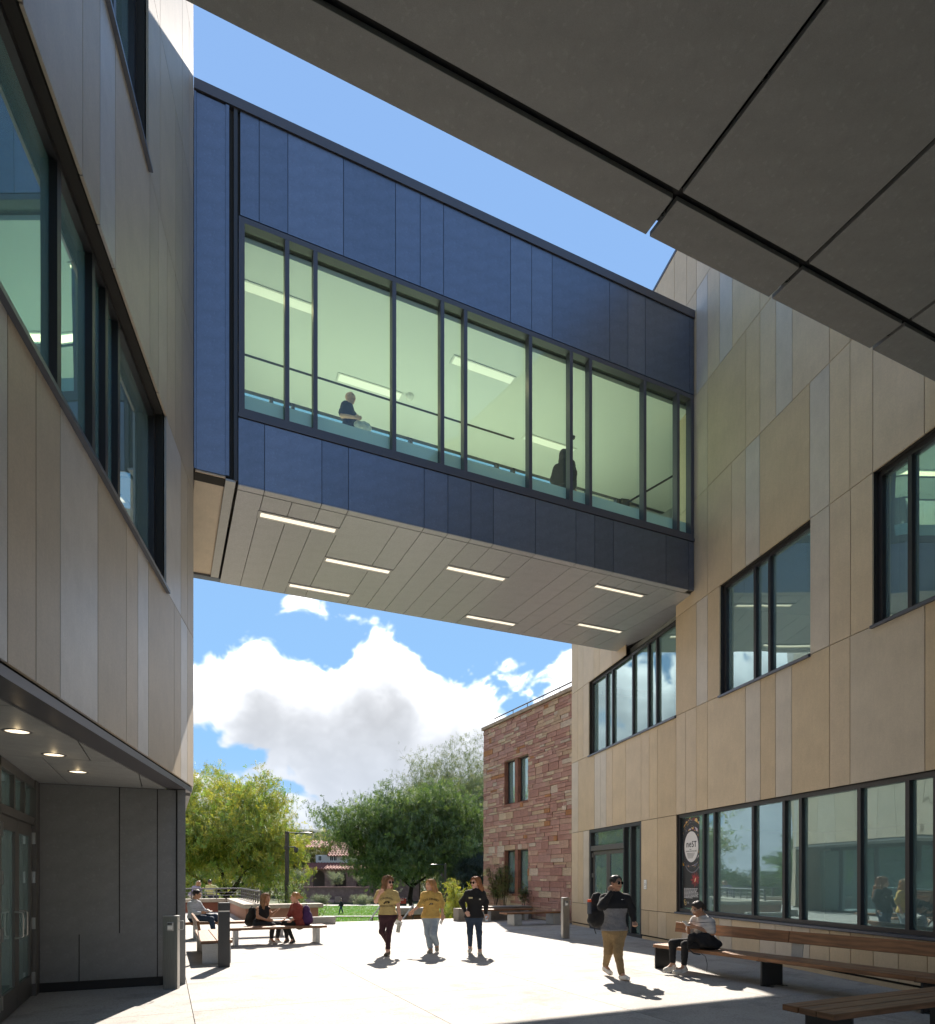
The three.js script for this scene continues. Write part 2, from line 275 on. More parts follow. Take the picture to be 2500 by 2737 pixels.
  mesh('transom_bar', span(1.68, 4.065, 2.50, 2.66, -0.18, -0.02), M.frameGrey, df);
  const tp = new THREE.PlaneGeometry(2.385, 0.43); tp.translate(2.8725, 2.875, -0.15); mesh('transom_pane', tp, M.glass, df);
  for (const [a, b, hs] of [[1.685, 2.86, 1.70], [2.885, 4.06, 4.045]]) {
    const leaf = mesh('door_leaf', [span(a, b, 0.02, 0.27, -0.14, -0.09), span(a, b, 2.37, 2.49, -0.14, -0.09), span(a, a + 0.12, 0.27, 2.37, -0.14, -0.09), span(b - 0.12, b, 0.27, 2.37, -0.14, -0.09)], M.frameGrey, R);
    const p = new THREE.PlaneGeometry(b - a - 0.24, 2.1); p.translate((a + b) / 2, 1.32, -0.115); mesh('pane', p, M.glass, leaf);
    for (const y of [0.25, 0.95, 1.65, 2.3]) mesh('hinge', span(hs - 0.03, hs + 0.03, y, y + 0.14, -0.088, -0.055), M.steel, leaf);
    const hx = a < 2 ? b - 0.06 : a + 0.06; mesh('pull_handle', [rod([hx, 0.95, -0.04], [hx, 1.28, -0.04], 0.012), rod([hx, 0.97, -0.09], [hx, 0.97, -0.04], 0.01), rod([hx, 1.26, -0.09], [hx, 1.26, -0.04], 0.01)], M.steel, leaf);
  }
}

// ---------- left building (upper storeys over a recessed entrance)
const LWO = [-4.4815, 0, -10.80];
const clipPoly = (poly, nx, ny, k) => { // keep nx*x+ny*y <= k
  const out = [];
  for (let i = 0; i < poly.length; i++) { const a = poly[i], b = poly[(i + 1) % poly.length], da = nx * a[0] + ny * a[1] - k, db = nx * b[0] + ny * b[1] - k; if (da <= 0) out.push(a); if (da * db < 0) { const t = da / (da - db); out.push([lerp(a[0], b[0], t), lerp(a[1], b[1], t)]); } }
  return out;
};
const slabPoly = (poly, y0, y1) => { // polygon in (x, z) extruded from y0 to y1
  const s = new THREE.Shape(poly.map(([x, z]) => new THREE.Vector2(x, -z))); const g = new THREE.ExtrudeGeometry(s, { depth: y1 - y0, bevelEnabled: false }); g.rotateX(-Math.PI / 2); g.translate(0, y0, 0); return g;
};
{
  const L = thing('clad_building', 'taupe panelled building with deep dark windows and a recessed entrance on the left', 'building', LWO, Math.PI / 2 + TW);
  // local x = away from the camera, so u = -x
  const LC = [3.15, 5.585, 7.95, 10.36, 12.77, 15.24, 16.95];
  const G = new THREE.Group(); // panels written with u toward the camera are mirrored into place one by one
  const P = (u0, u1, v0, v1, m, name) => panel(L, -u1, -u0, v0, v1, m, 0, name);
  const t = () => pick(M.taupe);
  const row = (v0, v1, js, sp = {}) => { for (let i = 0; i + 1 < js.length; i++) P(js[i], js[i + 1], v0, v1, sp[i] ?? t()); };
  row(LC[0], LC[1], [0.0, 0.49, 0.95, 1.4, 2.79, 3.25, 3.7, 4.61, 5.52, 5.98, 6.43, 7.4, 8.3, 9.7, 10.6, 12, 13.4, 14.4], { 1: M.silverp, 4: M.silverp, 7: M.silverp, 10: M.silverp, 14: M.silverp });
  row(LC[1], LC[2], [0.0, 0.48, 0.95, 1.87], { 2: M.silverp });
  row(LC[2], LC[3], [0.0, 0.87, 1.33, 1.82, 2.3, 2.72, 4.08, 4.55, 5.01, 6.2, 7.1, 8.0, 9.4, 10.3, 11.7, 13, 14.4], { 1: M.taupe[3], 6: M.silverp });
  row(LC[3], LC[4], [0.0, 0.35, 0.85, 1.3, 2.21, 2.79], { 1: M.taupe[3] });
  row(LC[4], LC[5], [0.0, 0.35, 0.85, 2.21, 2.9, 4.3, 5.2, 6.6, 8.0, 9.4, 10.8, 12.2, 14.4]);
  row(LC[5], LC[6], [0.0, 0.87, 2.2, 3.2, 4.3, 5.2, 6.6, 8.0, 9.4, 10.8, 12.2, 14.4]);
  const holes = [[-13, -1.87, 5.585, 7.95], [-13, -2.79, 10.36, 12.77]];
  coreWall(L, [-34, -13, -2.79, -1.87, -0.045], [3.18, 5.56, 7.95, 10.335, 12.77, 16.9], holes, -0.45, -0.045, 'core_wall', M.core);
  mesh('plain_wall', span(-34, -14.4, 3.15, 16.95, -0.04, 0), M.taupe[0], L);
  mesh('parapet', span(-34, 0, 16.95, 17.03, -0.45, 0.012), M.coping, L);
  windowUnit(L, -13, -1.87, 5.585, 7.945, [-3.45, -3.87, -4.27, -5.14, -6.3, -7.7, -9.1, -10.5, -11.9], { depth: 0.10, z: -0.14, mw: 0.085, fw: 0.07 });
  windowUnit(L, -13, -2.79, 10.36, 12.765, [-3.6, -4.3, -5.6, -7, -8.6, -10, -11.5], { depth: 0.10, z: -0.14, mw: 0.085, fw: 0.07 });
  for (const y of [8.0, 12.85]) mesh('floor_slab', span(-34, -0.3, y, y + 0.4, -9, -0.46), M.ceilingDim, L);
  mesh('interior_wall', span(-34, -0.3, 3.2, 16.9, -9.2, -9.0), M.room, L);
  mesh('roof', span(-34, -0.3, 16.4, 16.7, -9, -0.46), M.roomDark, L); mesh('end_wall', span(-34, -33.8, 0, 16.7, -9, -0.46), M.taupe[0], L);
  // drip trim under the cladding
  mesh('drip_trim', span(-20, -0.01, 3.055, 3.135, -0.30, -0.02), M.coping, L);
}
// the return face of the left building: it runs away from the court corner, in sun
{
  const u0 = 0.43, c0 = 11.69, len = 19;
  const B = thing('clad_side_wing', 'sunlit taupe side wing beyond the left corner, seen only mirrored in the court windows', 'building', bf(u0, 0, c0), TB);
  // local: x = b (outward), z = -n (toward the camera); the face is at x = 0, z from 0 to -len
  const LC = [3.15, 5.585, 7.95, 10.36, 12.77, 15.24, 16.95];
  for (let j = 0; j < 6; j++) { let z = 0.0; while (z < len - 0.2) { const w = Math.min(pick([0.46, 0.92, 0.92, 1.38]), len - z); if (!(z < 4.2 && j >= 2 && j < 5)) mesh('cladding_panel', span(-0.028, 0, LC[j] + GAP, LC[j + 1] - GAP, -z - GAP, -(z + w) + GAP), rnd() < 0.15 ? M.silverp : pick(M.taupe), B); z += w; } }
  mesh('core_wall', span(-0.35, -0.045, 3.16, 16.9, -len, -0.1), M.core, B);
  for (let k = 0; k < 3; k++) mesh('cladding_panel', span(-0.028, 0, 0.1, 3.13, -len + 1.4 * k / 3 + GAP, -len + 1.4 * (k + 1) / 3 - GAP), pick(M.taupe), B);
  const wf = mesh('glazed_wall', [span(-1.75, -1.6, 2.9, 3.1, -len + 1.4, -0.9), span(-1.75, -1.6, 0, 0.1, -len + 1.4, -0.9)], M.frame, B);
  for (let k = 0; k < 11; k++) { const z = -1.0 - k * 1.6; mesh('mullion', span(-1.74, -1.61, 0.1, 2.9, z - 0.04, z + 0.04), M.frame, wf); const p = new THREE.PlaneGeometry(1.5, 2.8); p.rotateY(Math.PI / 2); p.translate(-1.68, 1.5, z - 0.8); mesh('pane', p, M.glass, wf); }
  mesh('soffit', span(-9, -0.03, 3.06, 3.14, -len, -0.5), M.soffitDark[0], B);
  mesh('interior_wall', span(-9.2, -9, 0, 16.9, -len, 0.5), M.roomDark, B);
  mesh('end_wall', span(-9, -0.36, 0.0, 16.9, -len - 0.2, -len), M.taupe[1], B);
}
// entrance recess on the left: soffit, dark panelled wall, glazed doors
{
  const E = thing('entrance_recess', 'charcoal panelled entrance recess with glazed doors under the left building', 'entrance', bf(-1.67, 0, 11.3), TB);
  // local: x = u + 1.67, z = 11.3 - c (toward the camera)
  const lx = (u) => u + 1.67, lz = (c) => 11.3 - c;
  // facade line in (u,c): points (0.43,11.69) going toward the camera along bearing -12.03
  const o = [0.43, 11.69], d = [-Math.sin(TB - TW), -Math.cos(TB - TW)]; // toward the camera in (u,c)
  const nrm = [-d[1], d[0]]; // pointing to +u (outward)
  const kF = nrm[0] * o[0] + nrm[1] * o[1] - 0.31;
  const us = [-1.67, -1.27, -0.79, -0.31, 0.17, 1.1, 2.5, 4], cs = [11.3, 8.87, 6.29, 3.7, 1.1, -1.5];
  const inFront = (u, c) => clipPoly([[u[0], c[0]], [u[1], c[0]], [u[1], c[1]], [u[0], c[1]]], nrm[0], nrm[1], kF);
  for (let j = 0; j + 1 < cs.length; j++) {
    const cols = j % 2 === 0 ? [-1.67, -1.27, -0.31, 0.4] : [-1.67, -0.79, 0.17];
    for (let i = 0; i + 1 < cols.length; i++) {
      const poly = inFront([cols[i] + GAP, cols[i + 1] - GAP], [cs[j] - GAP, cs[j + 1] + GAP]); if (poly.length < 3) continue;
      mesh('soffit_panel', slabPoly(poly.map(([u, c]) => [lx(u), lz(c)]), 3.05, 3.075), pick(M.soffitDark), E);
    }
  }
  // soffit backing
  mesh('soffit_backing', slabPoly(clipPoly([[-1.67, 11.4], [4, 11.4], [4, -6], [-1.67, -6]], nrm[0], nrm[1], kF + 0.1).map(([u, c]) => [lx(u), lz(c)]), 3.09, 3.14), M.core, E);
  // dark wall that faces the camera: tall panels over a low course
  const wu = [-1.67, 0.30];
  mesh('wall_core', span(lx(-1.67), lx(0.28), 0, 3.05, -0.32, -0.03), M.core, E);
  for (const [a, b] of [[-1.655, -0.62], [-0.62, 0.0 - 0.10], [-0.10, 0.17]]) mesh('wall_panel', span(lx(a) + GAP, lx(b) - GAP, 0.83, 3.04, -0.028, 0), pick(M.darkWall), E);
  for (const [a, b] of [[-1.655, -1.15], [-1.15, -0.10], [-0.10, 0.17]]) mesh('wall_panel', span(lx(a) + GAP, lx(b) - GAP, 0.14, 0.83, -0.028, 0), pick(M.darkWall), E);
  mesh('base_strip', span(lx(-1.66), lx(0.17), 0, 0.125, -0.028, -0.012), M.black, E);
  mesh('wall_end_jamb', span(lx(0.185), lx(0.30), 0, 3.045, -0.34, 0.035), M.darkWall[0], E);
  // glazed entrance facade on u = -1.67, facing +u
  const fr = M.frameGrey;
  const F = mesh('glazed_front', [span(-0.1, 0.0, 2.94, 3.05, 0.25, 14), span(-0.1, 0.0, 2.42, 2.52, 0.25, 14), span(-0.1, 0.02, 0, 3.05, 0.02, 0.25), span(-0.1, 0.0, 0, 3.05, 2.35, 2.45), span(-0.1, 0.0, 0, 3.05, 4.6, 4.7), span(-0.1, 0, 0, 0.09, 4.7, 14)], fr, E);
  for (const z of [0.9, 1.55, 3.1]) mesh('mullion', span(-0.09, -0.01, 2.52, 2.94, z - 0.03, z + 0.03), fr, F);
  const pane = (z0, z1, y0, y1) => { const g = new THREE.PlaneGeometry(z1 - z0, y1 - y0); g.rotateY(Math.PI / 2); g.translate(-0.06, (y0 + y1) / 2, (z0 + z1) / 2); return g; };
  mesh('pane', pane(0.25, 2.35, 2.52, 2.94), M.glass, F); mesh('pane', pane(4.7, 14, 0.1, 2.94), M.glass, F); mesh('pane', pane(2.45, 4.6, 2.52, 2.94), M.glass, F);
  for (const [z0, z1, hz, hg] of [[0.27, 1.29, 0.27, 1.16], [1.31, 2.33, 2.33, 1.44], [2.47, 3.5, 2.47, 3.4], [3.52, 4.58, 4.58, 3.62]]) {
    const lf = mesh('door_leaf', [span(-0.085, -0.03, 0.02, 0.3, z0, z1), span(-0.085, -0.03, 2.25, 2.41, z0, z1), span(-0.085, -0.03, 0.3, 2.25, z0, z0 + 0.11), span(-0.085, -0.03, 0.3, 2.25, z1 - 0.11, z1)], fr, E);
    mesh('pane', pane(z0 + 0.11, z1 - 0.11, 0.3, 2.25), M.glass, lf);
    for (const y of [0.18, 0.95, 1.6, 2.15]) mesh('hinge', span(-0.03, 0.012, y, y + 0.16, hz - 0.02, hz + 0.02), M.steel, lf);
    mesh('pull_handle', tube([[-0.03, 0.92, hg], [0.05, 0.93, hg], [0.055, 1.0, hg], [0.055, 1.17, hg], [0.05, 1.24, hg], [-0.03, 1.25, hg]], 0.014, 8, 20), M.steel, lf);
  }
  mesh('vestibule_wall', span(-6, -5.8, 0, 3.05, -4, 14), M.roomDark, E);
  mesh('vestibule_floor', span(-5.8, -0.11, -0.04, 0.012, -4, 14), M.carpet, E);
  mesh('vestibule_end', span(-5.8, -0.11, 0, 3.05, -0.5, -0.33), M.roomDark, E);
  // recessed downlights: trim ring, glowing lens, and the light they give
  for (const [u, c] of [[-1.25, 7.36], [-1.12, 8.61], [-1.02, 9.89]]) {
    const dl = thing('downlight', ['round recessed downlight in the dark entrance soffit, nearest to the camera', 'round recessed downlight in the dark entrance soffit, middle of three', 'round recessed downlight in the dark entrance soffit, nearest the dark wall'][[7.36, 8.61, 9.89].indexOf(c)], 'ceiling light', bf(u, 3.05, c), TB, 'entrance downlights');
    const ring = new THREE.LatheGeometry([[0.098, 0], [0.1, -0.006], [0.118, -0.006], [0.122, 0]].map((p) => new THREE.Vector2(...p)), 28); mesh('trim_ring', ring, M.coping, dl);
    const lens = new THREE.CircleGeometry(0.098, 28); lens.rotateX(Math.PI / 2); lens.translate(0, -0.002, 0); mesh('lens', lens, M.lamp, dl);
    const pl = new THREE.PointLight(0xffe2b0, 0.006, 0, 2); pl.position.set(0, -0.05, 0); pl.castShadow = true; dl.add(pl);
  }
}

// ---------- the bridge between the buildings
{
  const c0 = 11.735, c1 = 15.87, uL = 0.44, uR = 12.35;
  const B = thing('skybridge', 'dark panelled skybridge with a long window band spanning the two buildings', 'footbridge', bf(0, 0, c0), TB);
  // local: x = u, y, z = c0 - c
  const skew = (z) => 11.17 - z * (12.11 - 11.18) / (c1 - c0); // where the right facade cuts the bridge
  const D = c1 - c0;
  const fp = (u0, u1, y0, y1, name) => mesh(name, span(u0 + 0.005, u1 - 0.005, y0 + 0.004, y1 - 0.004, -0.03, 0), pick(M.charcoal), B);
  const up = [1.16, 1.47, 1.95, 2.93, 3.91, 4.4, 4.88, 6.34, 6.83, 7.32, 8.78, 9.27, 9.75, 11.04, 11.17];
  for (let i = 0; i + 1 < up.length; i++) fp(up[i], up[i + 1], 12.86, 14.62, 'fascia_panel');
  const lo = [1.13, 1.56, 2.54, 3.02, 4.48, 4.97, 5.46, 5.95, 6.92, 7.91, 8.39, 8.88, 10.34, 11.01, 11.17];
  for (let i = 0; i + 1 < lo.length; i++) fp(lo[i], lo[i + 1], 8.31, 9.44, 'fascia_panel');
  mesh('end_panel', span(uL + 0.04, 0.985, 8.40, 14.60, -0.03, 0), M.charcoal[0], B);
  mesh('end_trim', [span(uL, uL + 0.035, 8.40, 14.60, -0.04, 0.012), span(0.93, 0.985, 8.40, 14.6, 0.001, 0.02)], M.charcoal[1], B);
  mesh('movement_joint', span(0.985, 1.12, 8.36, 14.6, -0.12, -0.06), M.black, B);
  mesh('joint_trim', [span(1.06, 1.12, 8.36, 14.62, -0.06, 0.006)], M.frame, B);
  mesh('coping', [span(uL, skew(0), 14.625, 14.80, -0.4, 0.03)], M.coping, B);
  mesh('sill_flashing', span(1.13, 11.17, 9.445, 9.515, -0.16, 0.02), M.coping, B);
  mesh('fascia_backing', [span(uL, uR, 12.8, 14.6, -0.28, -0.045), span(uL, uR, 8.36, 9.44, -0.28, -0.045), span(uL, 1.13, 9.44, 12.8, -0.28, -0.045)], M.core, B);
  // front window band and its twin on the far side
  const mulls = [1.94, 2.43, 3.89, 4.86, 5.35, 6.81, 7.8, 8.29, 9.75, 10.71];
  windowUnit(B, 1.14, 11.17, 9.52, 12.85, mulls, { depth: 0.16, fw: 0.095, mw: 0.075, glass: M.glassClear, sill: false, frame: M.coping, z: -0.004, name: 'window_band' });
  const bk = windowUnit(B, 1.3, 12.1, 9.52, 12.85, mulls.map((m) => m + 0.3), { depth: 0.16, fw: 0.095, mw: 0.075, glass: M.glassClear, sill: false, frame: M.coping, z: -D + 0.17, name: 'window_band' });
  mesh('far_fascia', [span(uL, uR, 12.86, 14.7, -D, -D + 0.2), span(uL, uR, 8.32, 9.51, -D, -D + 0.2), span(uL, 1.29, 9.51, 12.86, -D, -D + 0.2)], M.charcoal[1], B);
  mesh('roof', span(uL, uR, 14.3, 14.58, -D + 0.2, -0.29), M.roomDark, B);
  mesh('ceiling', span(uL, 14.5, 12.70, 12.79, -D + 0.205, -0.29), M.ceilingTile, B);
  mesh('floor', span(uL, 14.5, 9.50, 9.62, -D + 0.205, -0.29), M.white, B);
  mesh('floor_edge', span(1.24, 11.1, 9.60, 9.96, -0.215, -0.175), mat('floor_edge_panel', [0.80, 0.87, 0.90], 0.3), B);
  mesh('end_wall', span(uL + 0.02, uL + 0.15, 9.62, 12.7, -D + 0.21, -0.3), M.white, B);
  mesh('air_diffuser', span(1.5, 8.0, 12.692, 12.699, -D + 1.28, -D + 1.22), M.black, B);
  mesh('pendant_rail', span(1.3, 11.6, 10.56, 10.62, -D + 0.55, -D + 0.48), M.steel, B);
  // room beyond the right end, with a stair going up
  mesh('lobby_wall', span(14.5, 14.7, 8.7, 15.5, -7, 1.5), M.white, B);
  mesh('lobby_side_wall', span(12.4, 14.5, 9.62, 12.7, -D - 0.1, -D + 0.1), M.white, B);
  const st = mesh('stair_stringer', at(uvbox(4.2, 0.28, 0.08), 12.1, 11.2, -2.0, 0, 0, 0.62), M.white, B);
  mesh('stair_handrail', rod([10.2, 10.85, -1.9], [13.8, 13.4, -1.9], 0.025), M.black, st);
  // underside: edge strip, panels in bays with staggered joints, recessed strip lights
  const soff = (u0, u1, ca, cb, k) => mesh('soffit_panel', span(u0 + 0.006, u1 - 0.006, 8.30, 8.325, -(cb - c0) + 0.005, -(ca - c0) - 0.005), M.soffitGrey[k % 3], B);
  const strip = [1.13, 1.56, 2.54, 3.02, 4.48, 4.97, 5.46, 5.95, 6.92, 7.91, 8.39, 8.88, 10.34, 11.01];
  for (let i = 0; i + 1 < strip.length; i++) mesh('edge_strip', span(strip[i] + 0.006, strip[i + 1] - 0.006, 8.30, 8.32, -0.15, -0.005), M.soffitGrey[i % 3], B);
  const bays = [[1.13, 1.56, [11.9, 15.84]], [1.56, 2.05, [11.9, 12.40, 12.68, 15.84]], [2.05, 2.54, [11.9, 12.40, 12.68, 15.84]], [2.54, 3.02, [11.9, 12.40, 12.68, 15.17, 15.44, 15.84]], [3.02, 4.01, [11.9, 13.62, 13.89, 15.17, 15.44, 15.84]], [4.01, 4.49, [11.9, 13.62, 13.89, 15.84]], [4.49, 4.97, [11.9, 15.84]], [4.97, 5.47, [11.9, 15.84]], [5.47, 5.95, [11.9, 12.9, 13.16, 15.84]], [5.95, 6.47, [11.9, 12.9, 13.16, 15.84]], [6.47, 6.92, [11.9, 12.9, 13.16, 15.84]], [6.92, 7.90, [11.9, 15.13, 15.40, 15.84]], [7.90, 8.39, [11.9, 15.13, 15.4, 15.84]], [8.39, 8.87, [11.9, 15.84]], [8.87, 9.37, [11.9, 12.33, 12.56, 15.84]], [9.37, 9.83, [11.9, 12.33, 12.56, 14.4, 14.65, 15.84]], [9.83, 10.33, [11.9, 12.33, 12.56, 14.4, 14.65, 15.84]], [10.33, 10.80, [11.9, 14.4, 14.65, 15.84]], [10.80, 11.28, [11.9, 14.4, 14.65, 15.84]], [11.28, 12.1, [11.9, 15.84]]];
  const lamps = [[1.53, 3.03, 12.40, 12.68], [3.0, 4.5, 13.62, 13.89], [2.52, 4.02, 15.17, 15.44], [5.44, 6.94, 12.9, 13.16], [6.92, 8.42, 15.13, 15.40], [8.85, 10.32, 12.33, 12.56], [9.80, 11.3, 14.40, 14.65]];
  const inLamp = (um, cm) => lamps.some((l) => um > l[0] && um < l[1] && cm > l[2] - 0.01 && cm < l[3] + 0.01);
  let kk = 0;
  for (const [u0, u1, cs] of bays) for (let i = 0; i + 1 < cs.length; i++) { const um = (u0 + u1) / 2, cm = (cs[i] + cs[i + 1]) / 2; if (cs[i + 1] - cs[i] < 0.4 && inLamp(um, cm)) continue; soff(u0, u1, cs[i], cs[i + 1], Math.floor(um * 0.62) + (kk++ % 5 === 0 ? 1 : 0)); }
  mesh('soffit_backing', span(1.13, uR, 8.335, 8.36, -D + 0.02, -0.05), M.core, B);
  mesh('end_soffit', span(uL + 0.02, 0.93, 8.37, 8.395, -D + 0.05, -0.01), M.pale[1], B);
  mesh('end_soffit_trim', span(0.93, 1.09, 8.325, 8.36, -D + 0.05, -0.01), M.galv, B);
  mesh('ceiling_sensor', at(new THREE.CylinderGeometry(0.06, 0.05, 0.05, 16), 9.3, 12.675, -2.2), M.black, B);
  mesh('ceiling_camera', at(new THREE.SphereGeometry(0.09, 16, 8), 5.1, 12.67, -2.55), M.white, B);
  // lamps are fittings of their own
  lamps.forEach(([a, b, ca, cb], i) => {
    const places = ['nearest the left building and the court', 'in the left bay, middle of the underside', 'in the left bay along the far edge', 'in the middle bay toward the court', 'in the middle bay along the far edge', 'at the right end toward the court', 'at the right end, nearest the stone building'];
    const t = thing('strip_light', 'recessed strip light under the skybridge, ' + places[i], 'ceiling light', bf((a + b) / 2, 8.30, (ca + cb) / 2), TB, 'strip lights under the skybridge');
    const w = b - a - 0.02, d = cb - ca - 0.01;
    mesh('housing', [span(-w / 2, -w / 2 + 0.05, -0.012, 0.03, -d / 2, d / 2), span(w / 2 - 0.05, w / 2, -0.012, 0.03, -d / 2, d / 2), span(-w / 2 + 0.05, w / 2 - 0.05, -0.012, 0.03, -d / 2, -d / 2 + 0.05), span(-w / 2 + 0.05, w / 2 - 0.05, -0.012, 0.03, d / 2 - 0.05, d / 2)], M.galv, t);
    const p = new THREE.PlaneGeometry(w - 0.1, d - 0.1); p.rotateX(Math.PI / 2); p.translate(0, 0.006, 0); mesh('diffuser', p, M.lamp, t);
    const rl = new THREE.RectAreaLight(0xffe4b4, 0.10, w - 0.1, d - 0.1); rl.position.set(0, -0.02, 0); rl.lookAt(0, -1, 0); t.add(rl);
  });
  // ceiling lights inside the bridge
  const inl = [[1.95, 12.9], [4.2, 14.4], [6.3, 12.9], [8.9, 14.4]];
  inl.forEach(([u, c], i) => {
    const t = thing('ceiling_strip_light', ['long ceiling light inside the skybridge, behind the leftmost panes', 'long ceiling light inside the skybridge, left of its middle', 'long ceiling light inside the skybridge, right of its middle', 'long ceiling light inside the skybridge, above the standing dark figure'][i], 'ceiling light', bf(u, 12.69, c), TB, 'ceiling lights inside the skybridge');
    mesh('housing', span(-0.75, 0.75, -0.012, 0.004, -0.13, 0.13), M.white, t);
    const p = new THREE.PlaneGeometry(1.42, 0.2); p.rotateX(Math.PI / 2); p.translate(0, -0.014, 0); mesh('diffuser', p, M.lampIn, t);
    const rl = new THREE.RectAreaLight(0xffe4b4, 0.7, 1.42, 0.2); rl.position.set(0, -0.03, 0); rl.lookAt(0, -1, 0); t.add(rl);
  });
}
// ---------- the near canopy overhead
{
  const cE = 5.42, Y = 8.31;
  const C = thing('canopy', 'charcoal panelled canopy overhead with wide black joints, nearest the camera', 'canopy', bf(0, 0, cE), TB);
  const us = [-4.3, -0.9, 4.535, 6.30, 8.06, 9.82], cs = [[5.42, 5.02], [4.94, 1.3]];
  for (const [a, b] of cs) for (let i = 0; i + 1 < us.length; i++) mesh('soffit_panel', at(rbox(us[i + 1] - us[i] - 0.05, 0.05, a - b, 0.004), (us[i] + us[i + 1]) / 2, Y + 0.025, cE - (a + b) / 2), pick(M.soffitDark), C);
  mesh('canopy_deck', span(-4.3, 9.9, Y + 0.13, Y + 0.5, 0.06, 4.1), M.black, C);
  mesh('hanger_rail', [span(-4.3, 9.9, Y + 0.055, Y + 0.125, 0.40, 0.47)], M.black, C);
  for (const [u, c] of [[4.535, 3.95], [6.30, 5.2], [8.06, 5.2], [4.535, 5.2]]) { const r = new THREE.TorusGeometry(0.028, 0.008, 8, 18); r.rotateX(Math.PI / 2); r.translate(u, Y + 0.03, cE - c); mesh('fixing_ring', r, M.darkSteel, C); }
}
// ================= plaza, lawn and the land beyond =================
const LOW = -2.7;
{
  // plaza: cast slabs with open joints over a dark bed
  const uj = [-4.4, -2.02, 0.32, 2.99, 5.36, 7.74, 10.1, 12.5, 14.9, 17.3], cj = [-7.7, -5.3, -2.93, -0.55, 1.83, 4.2, 6.58, 8.95, 11.32, 13.7, 16.1, 18.5, 20.9, 24.2];
  const bed = mesh('plaza', (() => { return [at(uvbox(38, 2.6, 31.9), 5, -1.315, 8 - 8.25), at(uvbox(8.7, 2.6, 13.8), -1.6, -1.316, 8 - 31.1)]; })(), M.joint, scene);
  bed.rotation.y = TB; bed.position.copy(bf(0, 0, 8)); bed.userData.kind = 'structure';
  const geo = new Map();
  const add = (u0, u1, c0, c1) => { const g = at(uvbox(u1 - u0 - 0.009, 0.10, c1 - c0 - 0.009), (u0 + u1) / 2, -0.05, 8 - (c0 + c1) / 2); mesh('slab', g, pick(M.concrete), bed); };
  for (let i = 0; i + 1 < uj.length; i++) for (let j = 0; j + 1 < cj.length; j++) add(uj[i], uj[i + 1], cj[j], cj[j + 1]);
  for (let j = 0; j + 1 < cj.length; j++) { add(-14, -9.2, cj[j], cj[j + 1]); add(-9.2, -4.4, cj[j], cj[j + 1]); add(17.3, 24, cj[j], cj[j + 1]); }
  for (const [c0, c1] of [[24.2, 28], [28, 32], [32, 38]]) { add(-6, -1.5, c0, c1); add(-1.5, 2.75, c0, c1); }
}
{
  // the lawn lies lower, past a bank; one sheet to the horizon
  const g = new THREE.PlaneGeometry(9000, 9000, 1, 1); g.rotateX(-Math.PI / 2); g.translate(0, LOW - 0.25, 0);
  struct('terrain', g, mat('dry_grass', [0.085, 0.095, 0.035], 0.95, { map: T.grass, size: 20 }));
  const lawn = new THREE.PlaneGeometry(160, 74, 40, 40), p = lawn.attributes.position; lawn.rotateX(-Math.PI / 2);
  for (let i = 0; i < p.count; i++) { const x = p.getX(i), z = p.getZ(i) - 63; p.setXYZ(i, x, LOW + 0.12 * (fbm3(x * 0.08, 1, z * 0.08, 3) - 0.5), z); }
  const uv = lawn.attributes.uv; for (let i = 0; i < uv.count; i++) uv.setXY(i, uv.getX(i) * 160, uv.getY(i) * 74);
  lawn.computeVertexNormals();
  struct('lawn', lawn, mat('lawn_grass', [0.115, 0.235, 0.028], 0.95, { map: T.grass, size: 9, bump: T.grass, bumpSize: 1.2, bumpScale: 0.05 }));
  // grass blades: tufts over the part of the lawn in view
  const blade = (() => { const gs = []; for (let k = 0; k < 5; k++) { const q = new THREE.PlaneGeometry(0.035, 0.13, 1, 1), pp = q.attributes.position; for (let i = 0; i < 4; i++) if (pp.getY(i) > 0) pp.setX(i, pp.getX(i) * 0.15); q.translate(0, 0.06, 0); q.rotateX(rr(-0.5, 0.5)); q.rotateY(rr(0, 6.28)); q.translate(rr(-0.12, 0.12), 0, rr(-0.12, 0.12)); gs.push(q); } return mergeGeometries(gs); })();
  const N = 16000, im = new THREE.InstancedMesh(blade, new THREE.MeshPhysicalMaterial({ name: 'grass_blade', roughness: 1, transmission: 0.35, thickness: 0, side: THREE.DoubleSide }), N), m4 = new THREE.Matrix4(), col = new THREE.Color();
  for (let i = 0; i < N; i++) { const D = 30 + 66 * Math.pow(rnd(), 1.2), x = rr(-0.30, 0.08) * D, s = rr(0.7, 1.5); m4.makeRotationY(rr(0, 6.28)).scale(new THREE.Vector3(s, s, s)).setPosition(x, LOW + 0.02, -D); im.setMatrixAt(i, m4); im.setColorAt(i, col.setRGB(rr(0.10, 0.2), rr(0.24, 0.36), rr(0.02, 0.05))); }
  im.name = 'grass'; im.userData = { kind: 'stuff', label: 'mown green grass of the lawn beyond the plaza', category: 'grass' }; scene.add(im);
  // paths across the lawn
  const path = (name, x0, x1, d0, d1, y) => struct(name, (() => { const q = uvbox(x1 - x0, 0.08, d1 - d0); q.translate((x0 + x1) / 2, y, -(d0 + d1) / 2); return q; })(), M.concrete[1]);
  path('path', -80, 60, 96, 99.5, LOW + 0.02); path('footpath', -50, 40, 69.5, 70.6, LOW + 0.10);
}
